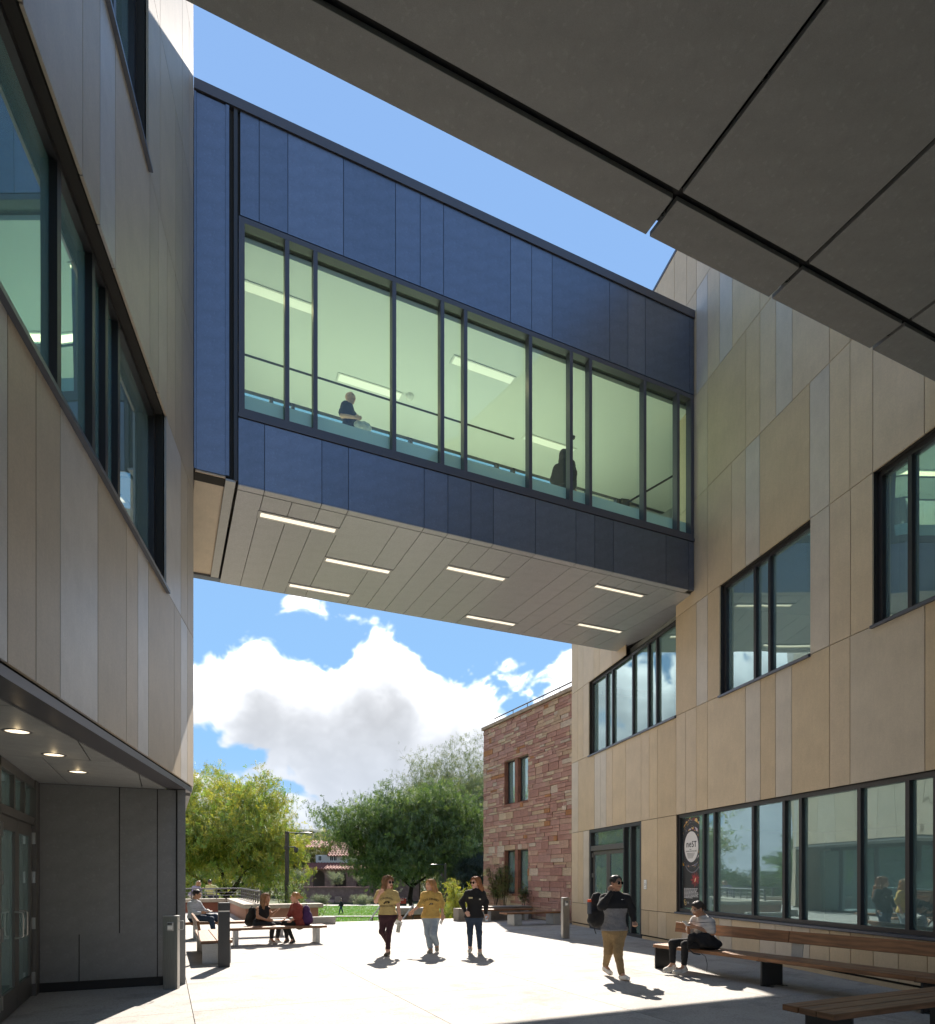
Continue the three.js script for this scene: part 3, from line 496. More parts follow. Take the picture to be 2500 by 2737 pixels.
// mountains far off: broken ridges of pine forest and rock
{
  const ridge = (name, D, pts, seedk, rgb) => {
    const nx = 160, ny = 26, x0 = pts[0][0], x1 = pts[pts.length - 1][0], pos = [], idx = [], uv = [];
    const hgt = (x) => { for (let i = 0; i + 1 < pts.length; i++) if (x <= pts[i + 1][0]) return lerp(pts[i][1], pts[i + 1][1], sst(0, 1, (x - pts[i][0]) / (pts[i + 1][0] - pts[i][0]))); return pts[pts.length - 1][1]; };
    for (let j = 0; j <= ny; j++) for (let i = 0; i <= nx; i++) { const t = j / ny, x = lerp(x0, x1, i / nx), h = hgt(x) * (1 + 0.22 * (fbm3(x / 180, seedk, 1, 5) - 0.5)); const rid = fbm3(x / 260, t * 3, seedk, 5) - 0.5; pos.push(x, LOW - 10 + h * Math.sin(t * Math.PI / 2) * (1 + rid * 0.25 * Math.sin(t * Math.PI)), -(D + t * D * 0.22 + rid * 500 * Math.sin(t * Math.PI))); uv.push(i, j); }
    for (let j = 0; j < ny; j++) for (let i = 0; i < nx; i++) { const a = j * (nx + 1) + i, b = a + nx + 1; idx.push(a, a + 1, b, b, a + 1, b + 1); }
    const g = new THREE.BufferGeometry(); g.setAttribute('position', new THREE.Float32BufferAttribute(pos, 3)); g.setAttribute('uv', new THREE.Float32BufferAttribute(uv, 2)); g.setIndex(idx); g.computeVertexNormals();
    struct(name, g, mat('forest', rgb, 1, { map: T.stone, size: 6 }));
  };
  ridge('foothills', 3600, [[-3400, 330], [-2200, 300], [-1400, 330], [-800, 305], [-300, 430], [100, 640], [420, 560], [900, 520], [2600, 420]], 3.1, [0.055, 0.085, 0.075]);
}
// ---------- stone building beside the court
{
  const U = 13.2, C0 = 18.6, C1 = 27.0, H = 8.30;
  const B = thing('stone_building', 'two storey red and buff sandstone building beyond the tan facade', 'building', bf(U, 0, C1), TB);
  // local: face at x = 0 facing -x (toward -b); z from 0 (far end) to C1 - C0 (near)
  const lz = (c) => C1 - c, Ln = C1 - C0;
  const wins = [[22.98, 24.97, 4.73, 6.56], [22.98, 24.97, 0.96, 2.77]];
  mesh('wall_core', (() => { const zs = [0, lz(24.97), lz(22.98), Ln], ys = [0, 0.96, 2.77, 4.73, 6.56, H], gs = []; for (let j = 0; j < 5; j++) for (let i = 0; i < 3; i++) if (!(i === 1 && (j === 1 || j === 3))) gs.push(span(0.03, 0.4, ys[j], ys[j + 1], zs[i], zs[i + 1])); return gs; })(), mat('mortar', [0.42, 0.34, 0.29], 0.95, { map: T.stone, size: 0.7 }), B);
  mesh('end_wall', span(0.03, 12, 0, H, -0.05, 0), mat('rubble', [0.33, 0.19, 0.155], 0.95, { map: T.stone, size: 0.5 }), B);
  mesh('roof', span(0.1, 12, H - 0.3, H - 0.05, 0.01, Ln), M.roomDark, B);
  mesh('interior_wall', [span(5, 5.2, 0, H, 0, Ln), span(0.4, 5, 3.4, 3.8, 0.01, Ln)], M.roomDark, B);
  const SC = [[0.55, 0.325, 0.275], [0.60, 0.37, 0.315], [0.50, 0.285, 0.24], [0.64, 0.44, 0.35], [0.72, 0.60, 0.45], [0.66, 0.50, 0.36], [0.56, 0.35, 0.31], [0.52, 0.26, 0.12], [0.74, 0.64, 0.54]];
  const SM = SC.map((c) => mat('sandstone', c, 0.9, { map: T.stone, size: 0.6, bump: T.bumpStone, bumpSize: 0.35, bumpScale: 0.012 }));
  const pickStone = () => { const r = rnd(); return r < 0.60 ? [0, 1, 2, 6][Math.floor(rnd() * 4)] : r < 0.78 ? 3 : r < 0.88 ? 4 : r < 0.95 ? 5 : r < 0.97 ? 7 : 8; };
  const stones = []; let y = 0.02;
  while (y < H - 0.06) {
    let h = Math.min(pick([0.10, 0.15, 0.2, 0.24, 0.3]), H - 0.02 - y); if (H - 0.02 - y - h < 0.06) h = H - 0.02 - y;
    let z = 0.0;
    while (z < Ln - 0.02) {
      let w = rr(0.2, 0.85) * (h > 0.15 ? 1.1 : 0.95); if (Ln - z - w < 0.12) w = Ln - z;
      const split = h > 0.15 && rnd() < 0.42 ? [[0, 0.5 + rr(-0.1, 0.1)], null] : [[0, 1]];
      if (split.length === 2) split[1] = [split[0][1], 1];
      for (const [a, b] of split) stones.push([z, z + w, y + h * a, y + h * b]);
      z += w;
    }
    y += h;
  }
  const out = [];
  for (const s of stones) {
    let parts = [s];
    for (const [ca, cb, v0, v1] of wins) {
      const a = lz(cb) - 0.02, b = lz(ca) + 0.02; const nx = [];
      for (const q of parts) {
        if (q[1] <= a || q[0] >= b || q[3] <= v0 - 0.02 || q[2] >= v1 + 0.02) { nx.push(q); continue; }
        if (q[0] < a - 0.05) nx.push([q[0], a, q[2], q[3]]); if (q[1] > b + 0.05) nx.push([b, q[1], q[2], q[3]]);
        if (q[2] < v0 - 0.06) nx.push([Math.max(q[0], a), Math.min(q[1], b), q[2], v0 - 0.02]); if (q[3] > v1 + 0.06) nx.push([Math.max(q[0], a), Math.min(q[1], b), v1 + 0.02, q[3]]);
      }
      parts = nx;
    }
    out.push(...parts);
  }
  const unit = new RoundedBoxGeometry(1, 1, 1, 1, 0.04);
  const uvu = unit.attributes.uv, pu = unit.attributes.position; for (let i = 0; i < uvu.count; i++) uvu.setXY(i, pu.getZ(i) * 0.4 + pu.getX(i) * 0.1, pu.getY(i) * 0.16);
  // the pieces that show largest stand as parts of their own, the rest joined
  out.sort((p, q) => (q[1] - q[0]) * (q[3] - q[2]) * (1 / Math.pow(27 - q[0] + 8, 1)) - (p[1] - p[0]) * (p[3] - p[2]) * (1 / Math.pow(27 - p[0] + 8, 1)));
  const vis = (q) => lz(19.6) > q[0]; out.sort((p, q) => vis(q) - vis(p));
  const rest = [];
  out.forEach((q, i) => {
    const k = pickStone(), pr = rr(0.0, 0.03), sx = 0.09, w = q[1] - q[0] - 0.014, h = q[3] - q[2] - 0.014; if (w < 0.02 || h < 0.02) return;
    const px = 0.02 - pr + sx / 2 - 0.02, py = (q[2] + q[3]) / 2, pz = (q[0] + q[1]) / 2;
    if (i < 300) { const o = new THREE.Mesh(unit, SM[k]); o.name = 'stone'; o.castShadow = o.receiveShadow = true; o.scale.set(sx, h, w); o.position.set(px, py, pz); o.rotation.x = rr(-0.006, 0.006); B.add(o); }
    else { const g = new THREE.BoxGeometry(sx, h, w), n = g.attributes.position.count, f = rr(0.82, 1.12), cc = []; for (let v = 0; v < n; v++) cc.push(SC[k][0] * f, SC[k][1] * f, SC[k][2] * f); g.setAttribute('color', new THREE.Float32BufferAttribute(cc, 3)); const uv = g.attributes.uv, oo = rnd() * 9; for (let v = 0; v < n; v++) uv.setXY(v, uv.getX(v) * 0.35 + oo, uv.getY(v) * 0.16 + oo); g.translate(px, py, pz); rest.push(g); }
  });
  const mm = mat('sandstone_rest', [1, 1, 1], 0.9, { map: T.stone, size: 0.6, bump: T.bumpStone, bumpSize: 0.35, bumpScale: 0.012 }); mm.vertexColors = true;
  const ro = mesh('stonework', rest, mm, B); ro.userData.kind = 'stuff';
  mesh('coping', span(-0.08, 0.5, H, H + 0.13, -0.08, Ln), mat('buff_coping', [0.50, 0.42, 0.33], 0.85, { map: T.stone, size: 0.8 }), B);
  mesh('roof_rail', [rod([0.05, H + 0.34, 1.0], [0.05, H + 0.34, Ln], 0.028), ...[1.5, 2.7, 3.9, 5.1, 6.3, 7.5].map((z) => rod([0.05, H + 0.13, z], [0.05, H + 0.34, z], 0.015))], M.coping, B);
  const red = mat('red_stone_trim', [0.30, 0.14, 0.10], 0.85, { map: T.stone, size: 0.7 });
  for (const [ca, cb, v0, v1] of wins) {
    const a = lz(cb), b = lz(ca), m = (a + b) / 2;
    const f = mesh('window_surround', [span(-0.02, 0.3, v0 - 0.09, v0 + 0.0, a - 0.06, b + 0.06), span(0.02, 0.3, v0, v1, m - 0.13, m + 0.13), span(0.0, 0.3, v0, v1, a - 0.02, a + 0.03)], red, B);
    for (const [z0, z1] of [[a + 0.03, m - 0.13], [m + 0.13, b - 0.01]]) {
      const w = mesh('window', [span(0.16, 0.24, v0, v0 + 0.06, z0, z1), span(0.16, 0.24, v1 - 0.06, v1, z0, z1), span(0.16, 0.24, v0 + 0.06, v1 - 0.06, z0, z0 + 0.06), span(0.16, 0.24, v0 + 0.06, v1 - 0.06, z1 - 0.06, z1)], M.frame, B);
      const p = new THREE.PlaneGeometry(z1 - z0 - 0.12, v1 - v0 - 0.12); p.rotateY(-Math.PI / 2); p.translate(0.2, (v0 + v1) / 2, (z0 + z1) / 2); mesh('pane', p, M.glass, w);
    }
  }
}
// ================= trees and plants =================
const leafMat = (name, o = {}) => new THREE.MeshPhysicalMaterial({ name, roughness: 0.85, transmission: 0.45, thickness: 0, side: THREE.DoubleSide, ...o });
const barkMat = mat('bark', [0.085, 0.065, 0.05], 0.95, { map: T.bark, size: 0.6 });
// a spray of leaflets along a short stalk
function sprayGeo(n, len, lw, ll, droop = 0.25) {
  const gs = [];
  for (let k = 0; k < n; k++) {
    const side = k % 2 ? 1 : -1, t = (k + 1) / n, q = new THREE.BufferGeometry();
    const a = side * rr(0.6, 1.1), cx = Math.cos(a), sx = Math.sin(a), w = lw * rr(0.8, 1.2) / 2, l = ll * rr(0.8, 1.2);
    const P = (f, s) => [sx * f * l + cx * s * w, t * len + Math.cos(a) * f * l * 0.5 - 0, 0 - droop * f * l + rr(-0.02, 0.02)];
    const v = [P(0, 0), P(0.5, 1), P(1, 0), P(0.5, -1)]; q.setAttribute('position', new THREE.Float32BufferAttribute([...v[0], ...v[1], ...v[2], ...v[0], ...v[2], ...v[3]], 3)); q.computeVertexNormals(); gs.push(q);
  }
  return mergeGeometries(gs);
}
// grows limbs; returns bark geometry and the points where leaves hang
function growTree(h, o) {
  const { trunkR = 0.2, forkY = 0.25, spread = 0.8, levels = 5, kids = 3, bend = 0.25, up = 0.25, len0 = 0.34, shrink = 0.74 } = o, geos = [], tips = [];
  const seg = (p, d, L, r, lv) => {
    const pts = [p.clone()], n = 3; let q = p.clone(), dir = d.clone();
    for (let i = 0; i < n; i++) { dir.add(new THREE.Vector3(rr(-bend, bend), rr(-bend * 0.5, bend * 0.5) + up * 0.12, rr(-bend, bend))).normalize(); q = q.clone().addScaledVector(dir, L / n); pts.push(q); }
    const r1 = r * 0.66; for (let i = 0; i < n; i++) geos.push([pts[i], pts[i + 1], lerp(r, r1, i / n), lerp(r, r1, (i + 1) / n), lv < 2 ? 7 : lv < 3 ? 5 : 3]);
    if (lv >= levels - (o.low ?? 2)) for (let i = 1; i <= n; i++) tips.push([pts[i], dir.clone(), lv]);
    if (lv < levels) { const k = lv === 0 ? kids + 1 : kids - (rnd() < 0.3 ? 1 : 0); const a0 = rnd() * 6.28; if (lv < 3 && rnd() < 0.8) seg(q, dir.clone().lerp(new THREE.Vector3(rr(-0.3, 0.3), 1, rr(-0.3, 0.3)), 0.4).normalize(), L * shrink * rr(0.85, 1.25), r1 * 0.8, lv + 1); for (let i = 0; i < k; i++) { const a = a0 + i * 6.283 / k + rr(-0.5, 0.5), s = spread * rr(0.6, 1.15), nd = new THREE.Vector3(Math.cos(a) * s, rr(0.35, 1.0) + up, Math.sin(a) * s).normalize().lerp(dir, 0.35).normalize(); seg(q, nd, L * shrink * rr(0.6, 1.25), r1 * rr(0.62, 0.85), lv + 1); } }
  };
  seg(new THREE.Vector3(0, 0, 0), new THREE.Vector3(rr(-0.1, 0.1), 1, rr(-0.1, 0.1)).normalize(), h * forkY, trunkR, 0);
  return { geos, tips };
}
function tree(name, label, pos, h, o, colors, group) {
  const t = thing(name, label, 'tree', pos, o.turn ?? 0, group);
  const { geos, tips } = growTree(h, o);
  // scale the skeleton to the wished height and width
  let my = 0; const rs = []; for (const [p] of tips) { my = Math.max(my, p.y); rs.push(Math.hypot(p.x, p.z)); } rs.sort((a, b) => a - b); const mx = rs[Math.floor(rs.length * 0.88)];
  const sy = h * 0.96 / my, sx = (o.width / 2) * 0.95 / mx;
  const sc = (p) => new THREE.Vector3(p.x * sx, p.y * sy, p.z * sx); const bg = mergeGeometries(geos.map((g) => rod(sc(g[0]), sc(g[1]), g[2], g[3], g[4]).toNonIndexed()));
  mesh('trunk', bg, o.bark ?? barkMat, t);
  const sg = sprayGeo(o.leaflets ?? 9, o.sprayLen ?? 0.3, o.lw ?? 0.055, o.ll ?? 0.13), N = o.leaves, im = new THREE.InstancedMesh(sg, o.leafMat ?? leafMat('leaf_' + name), N);
  const m4 = new THREE.Matrix4(), q = new THREE.Quaternion(), e = new THREE.Euler(), c = new THREE.Color(), v = new THREE.Vector3(), s3 = new THREE.Vector3(), sd = rnd() * 90, off = new THREE.Vector3(); for (const [p] of tips) off.add(p); off.multiplyScalar(sx / tips.length);
  for (let i = 0; i < N; i++) {
    const [p, d] = tips[Math.floor(rnd() * tips.length)], k = o.clump ?? 0.55;
    v.set(p.x * sx + (rnd() + rnd() + rnd() - 1.5) * k, p.y * sy + (rnd() + rnd() + rnd() - 1.5) * k * 0.75, p.z * sx + (rnd() + rnd() + rnd() - 1.5) * k);
    if (rnd() < (o.fill ?? 0.42)) { // the outer shell of the crown, lumpy and torn
      for (let k = 0; k < 12; k++) { const a = rnd() * 6.283, u = rr(-0.75, 1), w = Math.sqrt(1 - u * u), dx = Math.cos(a) * w, dz = Math.sin(a) * w, lump = 0.42 + 1.05 * fbm3(dx * 2.4 + sd, u * 2.4, dz * 2.4, 3), rad = Math.pow(rnd(), 0.35) * lump; v.set(dx * rad * o.width / 2 + off.x, h * (o.mid ?? 0.6) + u * rad * h * (o.tall ?? 0.40), dz * rad * o.width / 2 + off.z); if (fbm3(v.x * 0.55 + sd, v.y * 0.7, v.z * 0.55, 2) < 0.5) break; }
    }
    if (o.minY && v.y < o.minY) v.y = o.minY + rnd() * 0.6;
    e.set(rr(-1.3, 1.3), rr(0, 6.28), rr(-1.3, 1.3)); q.setFromEuler(e); const s = rr(0.75, 1.3); s3.set(s, s, s); m4.compose(v, q, s3); im.setMatrixAt(i, m4);
    const cc = colors[Math.floor(rnd() * colors.length)], f = rr(0.95, 1.6), patch = fbm3(p.x * 0.5 + 50, p.y * 0.5, p.z * 0.5, 2) > 0.55 ? (o.patch ?? cc) : cc;
    const u = rnd() < 0.5 ? patch : cc; im.setColorAt(i, c.setRGB(u[0] * f, u[1] * f, u[2] * f));
  }
  im.name = 'crown'; im.userData.kind = 'stuff'; im.castShadow = im.receiveShadow = true; t.add(im);
  return t;
}
const YG = [[0.23, 0.29, 0.035], [0.17, 0.26, 0.035], [0.28, 0.30, 0.035], [0.12, 0.20, 0.03], [0.33, 0.29, 0.035]];
const DG = [[0.075, 0.125, 0.028], [0.10, 0.155, 0.03], [0.13, 0.18, 0.035], [0.06, 0.10, 0.028]];
const OG = [[0.10, 0.14, 0.045], [0.13, 0.16, 0.055], [0.09, 0.125, 0.045], [0.16, 0.17, 0.06]];
const px = (x, D) => (x - 1250) / 1765 * D;
tree('locust_tree', 'broad yellow-green honey locust just past the terrace railing', [px(640, 46), LOW, -46], 12.2, { mid: 0.54, tall: 0.44, width: 11.0, trunkR: 0.26, forkY: 0.22, spread: 0.95, levels: 5, kids: 3, low: 4, leaves: 30000, leaflets: 9, sprayLen: 0.36, lw: 0.12, ll: 0.2, clump: 1.0, patch: [0.30, 0.30, 0.03] }, YG);
tree('locust_tree', 'smaller yellowing locust half hidden behind the left building', [px(470, 58), LOW, -58], 11.2, { width: 10, trunkR: 0.2, spread: 0.9, levels: 5, kids: 3, low: 4, leaves: 13000, leaflets: 9, sprayLen: 0.4, lw: 0.09, ll: 0.2, clump: 1.1 }, YG);
tree('ash_tree', 'dense dark green tree on the lawn behind the walking women', [px(1098, 62), LOW, -62], 12.6, { mid: 0.56, tall: 0.46, width: 13.0, trunkR: 0.3, forkY: 0.2, spread: 1.0, levels: 5, kids: 3, low: 4, leaves: 32000, leaflets: 9, sprayLen: 0.42, lw: 0.20, ll: 0.25, clump: 1.2 }, DG);
tree('elm_tree', 'tall open grey-green tree with dark limbs rising behind the dense tree', [px(1225, 92), LOW, -92], 23.5, { width: 17, trunkR: 0.5, forkY: 0.24, spread: 0.75, levels: 5, kids: 3, low: 3, leaves: 22000, leaflets: 8, sprayLen: 0.55, lw: 0.14, ll: 0.26, clump: 1.0, bark: mat('dark_bark', [0.045, 0.036, 0.03], 0.95) }, OG);
tree('elm_tree', 'tall thin tree beside the far corner of the stone building', [px(1300, 80), LOW, -80], 17, { width: 12, trunkR: 0.4, forkY: 0.25, spread: 0.8, levels: 5, kids: 3, low: 3, leaves: 15000, leaflets: 8, sprayLen: 0.5, lw: 0.13, ll: 0.26, clump: 1.0 }, OG);
tree('spruce_tree', 'dark blue-green tree in shade beside the stone building', [px(1262, 60), LOW, -60], 6.4, { width: 6.5, trunkR: 0.2, spread: 0.9, levels: 5, kids: 3, low: 4, leaves: 12000, leaflets: 9, sprayLen: 0.4, lw: 0.07, ll: 0.18, clump: 0.7, minY: 0.4 }, [[0.03, 0.055, 0.045], [0.025, 0.045, 0.04], [0.04, 0.06, 0.05]]);
// far trees behind the tile-roofed hall
[[795, 150, 12.5, 15], [880, 165, 15.2, 17], [925, 150, 14.0, 13], [985, 170, 15, 16], [720, 155, 13, 16], [640, 160, 14, 18], [560, 165, 14, 18], [1050, 150, 13, 15]].forEach(([x, D, h, w], i) =>
  tree('far_tree', ['rounded olive tree far behind the street lamp', 'rounded ochre tree directly above the tiled roof', 'rounded olive tree just left of the dense tree', 'far rounded tree behind the right half of the tiled roof', 'far rounded tree behind the locust crown, right of three', 'far rounded tree behind the locust crown, middle of three', 'far rounded tree behind the locust crown, nearest the left building', 'far rounded tree behind the dense tree'][i], [px(x, D), LOW, -D], h, { width: w, trunkR: 0.3, forkY: 0.15, spread: 1, levels: 4, kids: 4, low: 4, leaves: 9000, leaflets: 7, sprayLen: 0.7, lw: 0.3, ll: 0.5, clump: 2.4, minY: 0.6 }, [[0.15, 0.15, 0.03], [0.19, 0.18, 0.035], [0.12, 0.13, 0.03], [0.22, 0.19, 0.04]], 'trees behind the tiled hall'));
// the belt of woodland at the foot of the hills, which reads as one mass
{
  const sg = sprayGeo(8, 0.9, 0.34, 0.6), N = 9000, im = new THREE.InstancedMesh(sg, leafMat('woodland_leaf'), N), m4 = new THREE.Matrix4(), q = new THREE.Quaternion(), e = new THREE.Euler(), c = new THREE.Color();
  for (let i = 0; i < N; i++) { const D = rr(128, 148), x = rr(-0.62, 0.22) * D, top = 3.2 + 3.5 * fbm3(x * 0.12, 3, D * 0.1, 3); e.set(rr(-1.3, 1.3), rr(0, 6.28), rr(-1.3, 1.3)); m4.compose(new THREE.Vector3(x, LOW + rr(0.2, top), -D), q.setFromEuler(e), new THREE.Vector3(1, 1, 1).multiplyScalar(rr(0.8, 1.4))); im.setMatrixAt(i, m4); const u = pick([[0.12, 0.13, 0.03], [0.08, 0.11, 0.03], [0.17, 0.15, 0.035]]), f = rr(0.7, 1.2); im.setColorAt(i, c.setRGB(u[0] * f, u[1] * f, u[2] * f)); }
  im.name = 'woodland'; im.userData = { kind: 'stuff', label: 'belt of olive woodland beyond the lawn', category: 'woodland' }; scene.add(im);
}
{
  const sg = sprayGeo(8, 0.8, 0.3, 0.55), N = 7000, im = new THREE.InstancedMesh(sg, leafMat('hedge_leaf'), N), m4 = new THREE.Matrix4(), q = new THREE.Quaternion(), e = new THREE.Euler(), c = new THREE.Color();
  for (let i = 0; i < N; i++) { const x = rr(-110, -40), D = 92 + rr(0, 8) + (x + 60) * 0.5, top = 2 + 4 * fbm3(x * 0.15, 8, D * 0.1, 3); e.set(rr(-1.3, 1.3), rr(0, 6.28), rr(-1.3, 1.3)); m4.compose(new THREE.Vector3(x, LOW + rr(0.1, top), -D), q.setFromEuler(e), new THREE.Vector3(1, 1, 1).multiplyScalar(rr(0.8, 1.4))); im.setMatrixAt(i, m4); const u = pick([[0.06, 0.11, 0.03], [0.08, 0.13, 0.03], [0.14, 0.16, 0.035]]), f = rr(0.7, 1.2); im.setColorAt(i, c.setRGB(u[0] * f, u[1] * f, u[2] * f)); }
  im.name = 'thicket'; im.userData = { kind: 'stuff', label: 'green thicket far left of the terrace, mirrored in the court windows', category: 'woodland' }; scene.add(im);
}
// poplars and firs off to the left, which the court windows mirror
[[-52, 88, 9.5, 4], [-58, 80, 8, 8], [-64, 86, 11, 4], [-70, 76, 8.5, 8], [-75, 82, 11.5, 4], [-80, 70, 9, 9], [-60, 98, 12, 5]].forEach(([x, D, h, w], i) =>
  tree('poplar_tree', ['first tall poplar left of the side wing, mirrored in the court windows', 'broad green tree left of the side wing, mirrored in the court windows', 'slim poplar past the terrace, mirrored in the court windows', 'tallest poplar far left, mirrored in the court windows', 'broad tree behind the slim poplar, mirrored in the court windows', 'outermost poplar on the left, mirrored in the court windows', 'broad tree farthest off on the left, mirrored in the court windows'][i], [x, LOW, -D], h, { width: w, trunkR: 0.25, forkY: 0.12, spread: w < 7 ? 0.5 : 1, up: w < 7 ? 0.7 : 0.25, levels: 4, kids: 4, low: 4, leaves: 8000, leaflets: 8, sprayLen: 0.5, lw: 0.18, ll: 0.32, clump: 1.1 }, DG.concat(YG.slice(1, 2)), 'trees mirrored in the court windows'));

// shrubs: stems with leaf sprays
function shrub(name, label, pos, h, w, n, colors, o = {}) {
  const t = thing(name, label, o.cat ?? 'shrub', pos, rr(0, 6), o.group), gs = [], tips = [];
  const ns = o.stems ?? 9;
  for (let i = 0; i < ns; i++) { const a = i * 6.283 / ns + rr(-0.4, 0.4), r = w / 2 * rr(0.2, 1), hh = h * rr(0.6, 1), p0 = new THREE.Vector3(Math.cos(a) * 0.05, 0, Math.sin(a) * 0.05), p1 = new THREE.Vector3(Math.cos(a) * r * 0.5, hh * 0.55, Math.sin(a) * r * 0.5), p2 = new THREE.Vector3(Math.cos(a) * r, hh, Math.sin(a) * r); gs.push(tube([p0, p1, p2], 0.012, 4, 6)); for (let k = 0; k < 12; k++) { const u = rr(0.25, 1); tips.push(u < 0.5 ? p0.clone().lerp(p1, u * 2) : p1.clone().lerp(p2, u * 2 - 1)); } }
  mesh('stems', gs, barkMat, t);
  const im = new THREE.InstancedMesh(sprayGeo(7, o.sl ?? 0.16, o.lw ?? 0.045, o.ll ?? 0.09), leafMat('leaf_' + name), n), m4 = new THREE.Matrix4(), q = new THREE.Quaternion(), e = new THREE.Euler(), c = new THREE.Color();
  for (let i = 0; i < n; i++) { const p = pick(tips), k = o.cl ?? 0.16, s = rr(0.7, 1.3); e.set(rr(-1.4, 1.4), rr(0, 6.28), rr(-1.4, 1.4)); m4.compose(new THREE.Vector3(p.x + rr(-k, k), Math.max(0.04, p.y + rr(-k, k)), p.z + rr(-k, k)), q.setFromEuler(e), new THREE.Vector3(s, s, s)); im.setMatrixAt(i, m4); const cc = pick(colors), f = rr(0.75, 1.25); im.setColorAt(i, c.setRGB(cc[0] * f, cc[1] * f, cc[2] * f)); }
  im.name = 'foliage'; im.userData.kind = 'stuff'; im.castShadow = im.receiveShadow = true; t.add(im); return t;
}
const BRY = [[0.36, 0.36, 0.03], [0.28, 0.33, 0.03], [0.42, 0.38, 0.04], [0.2, 0.28, 0.03]];
shrub('bright_shrub', 'bright yellow-green shrub between the sweatshirt and the concrete block', [px(1232, 30), -1.3, -30], 2.75, 1.9, 1600, BRY, { stems: 14, cl: 0.22 });
shrub('bright_shrub', 'low yellow-green shrub at the foot of the second lamp post', [px(1205, 33), -1.5, -33], 2.2, 1.5, 900, BRY, { stems: 10 });
shrub('climber', 'thin climbing plant against the sandstone wall, left of the lower window', bf(13.0, 0.45, 25.4), 1.6, 0.8, 420, [[0.10, 0.17, 0.03], [0.2, 0.2, 0.04], [0.16, 0.11, 0.04]], { stems: 7, cl: 0.1 });
shrub('climber', 'thin climbing plant against the sandstone wall, under the lower window', bf(12.9, 0.45, 24.4), 1.9, 0.7, 420, [[0.10, 0.17, 0.03], [0.2, 0.2, 0.04], [0.16, 0.11, 0.04]], { stems: 6, cl: 0.1 });
shrub('climber', 'small sprig against the sandstone wall, right of the lower window', bf(12.95, 0.45, 22.9), 0.95, 0.4, 120, [[0.10, 0.17, 0.03], [0.16, 0.11, 0.04]], { stems: 4, cl: 0.08 });
shrub('young_shrub', 'loose light green shrub around the first lamp post', [px(775, 33), -2.0, -33], 4.0, 2.6, 1500, [[0.16, 0.24, 0.035], [0.22, 0.27, 0.04], [0.10, 0.17, 0.03]], { stems: 14, cl: 0.3 });
shrub('young_shrub', 'loose green shrub behind the seated women, left side', [px(715, 30), -1.8, -30], 2.5, 2.6, 900, [[0.14, 0.22, 0.035], [0.2, 0.24, 0.04]], { stems: 12, cl: 0.25 });
shrub('young_shrub', 'loose green shrub right of the red pullover', [px(830, 36), -2.2, -36], 2.3, 2.2, 700, [[0.14, 0.22, 0.035], [0.24, 0.26, 0.04]], { stems: 12, cl: 0.25 });
[[800, 114, 2.6], [900, 113, 2.2], [975, 113, 2.0], [1010, 113, 1.8], [860, 104, 1.0], [970, 100, 1.2]].forEach(([x, D, h], i) => shrub('grey_shrub', ['silvery shrub at the left end of the garden wall', 'silvery shrub between the two arches', 'silvery shrub right of the second arch', 'silvery shrub under the third arch', 'low shrub at the foot of the garden wall', 'low pale shrub beside the wall pier'][i], [px(x, D), i < 4 ? 0.0 : LOW, -D], h, 3.2, 500, [[0.26, 0.28, 0.15], [0.2, 0.24, 0.12]], { stems: 10, cl: 0.4, sl: 0.4, lw: 0.12, ll: 0.3, group: 'shrubs by the garden wall' }));

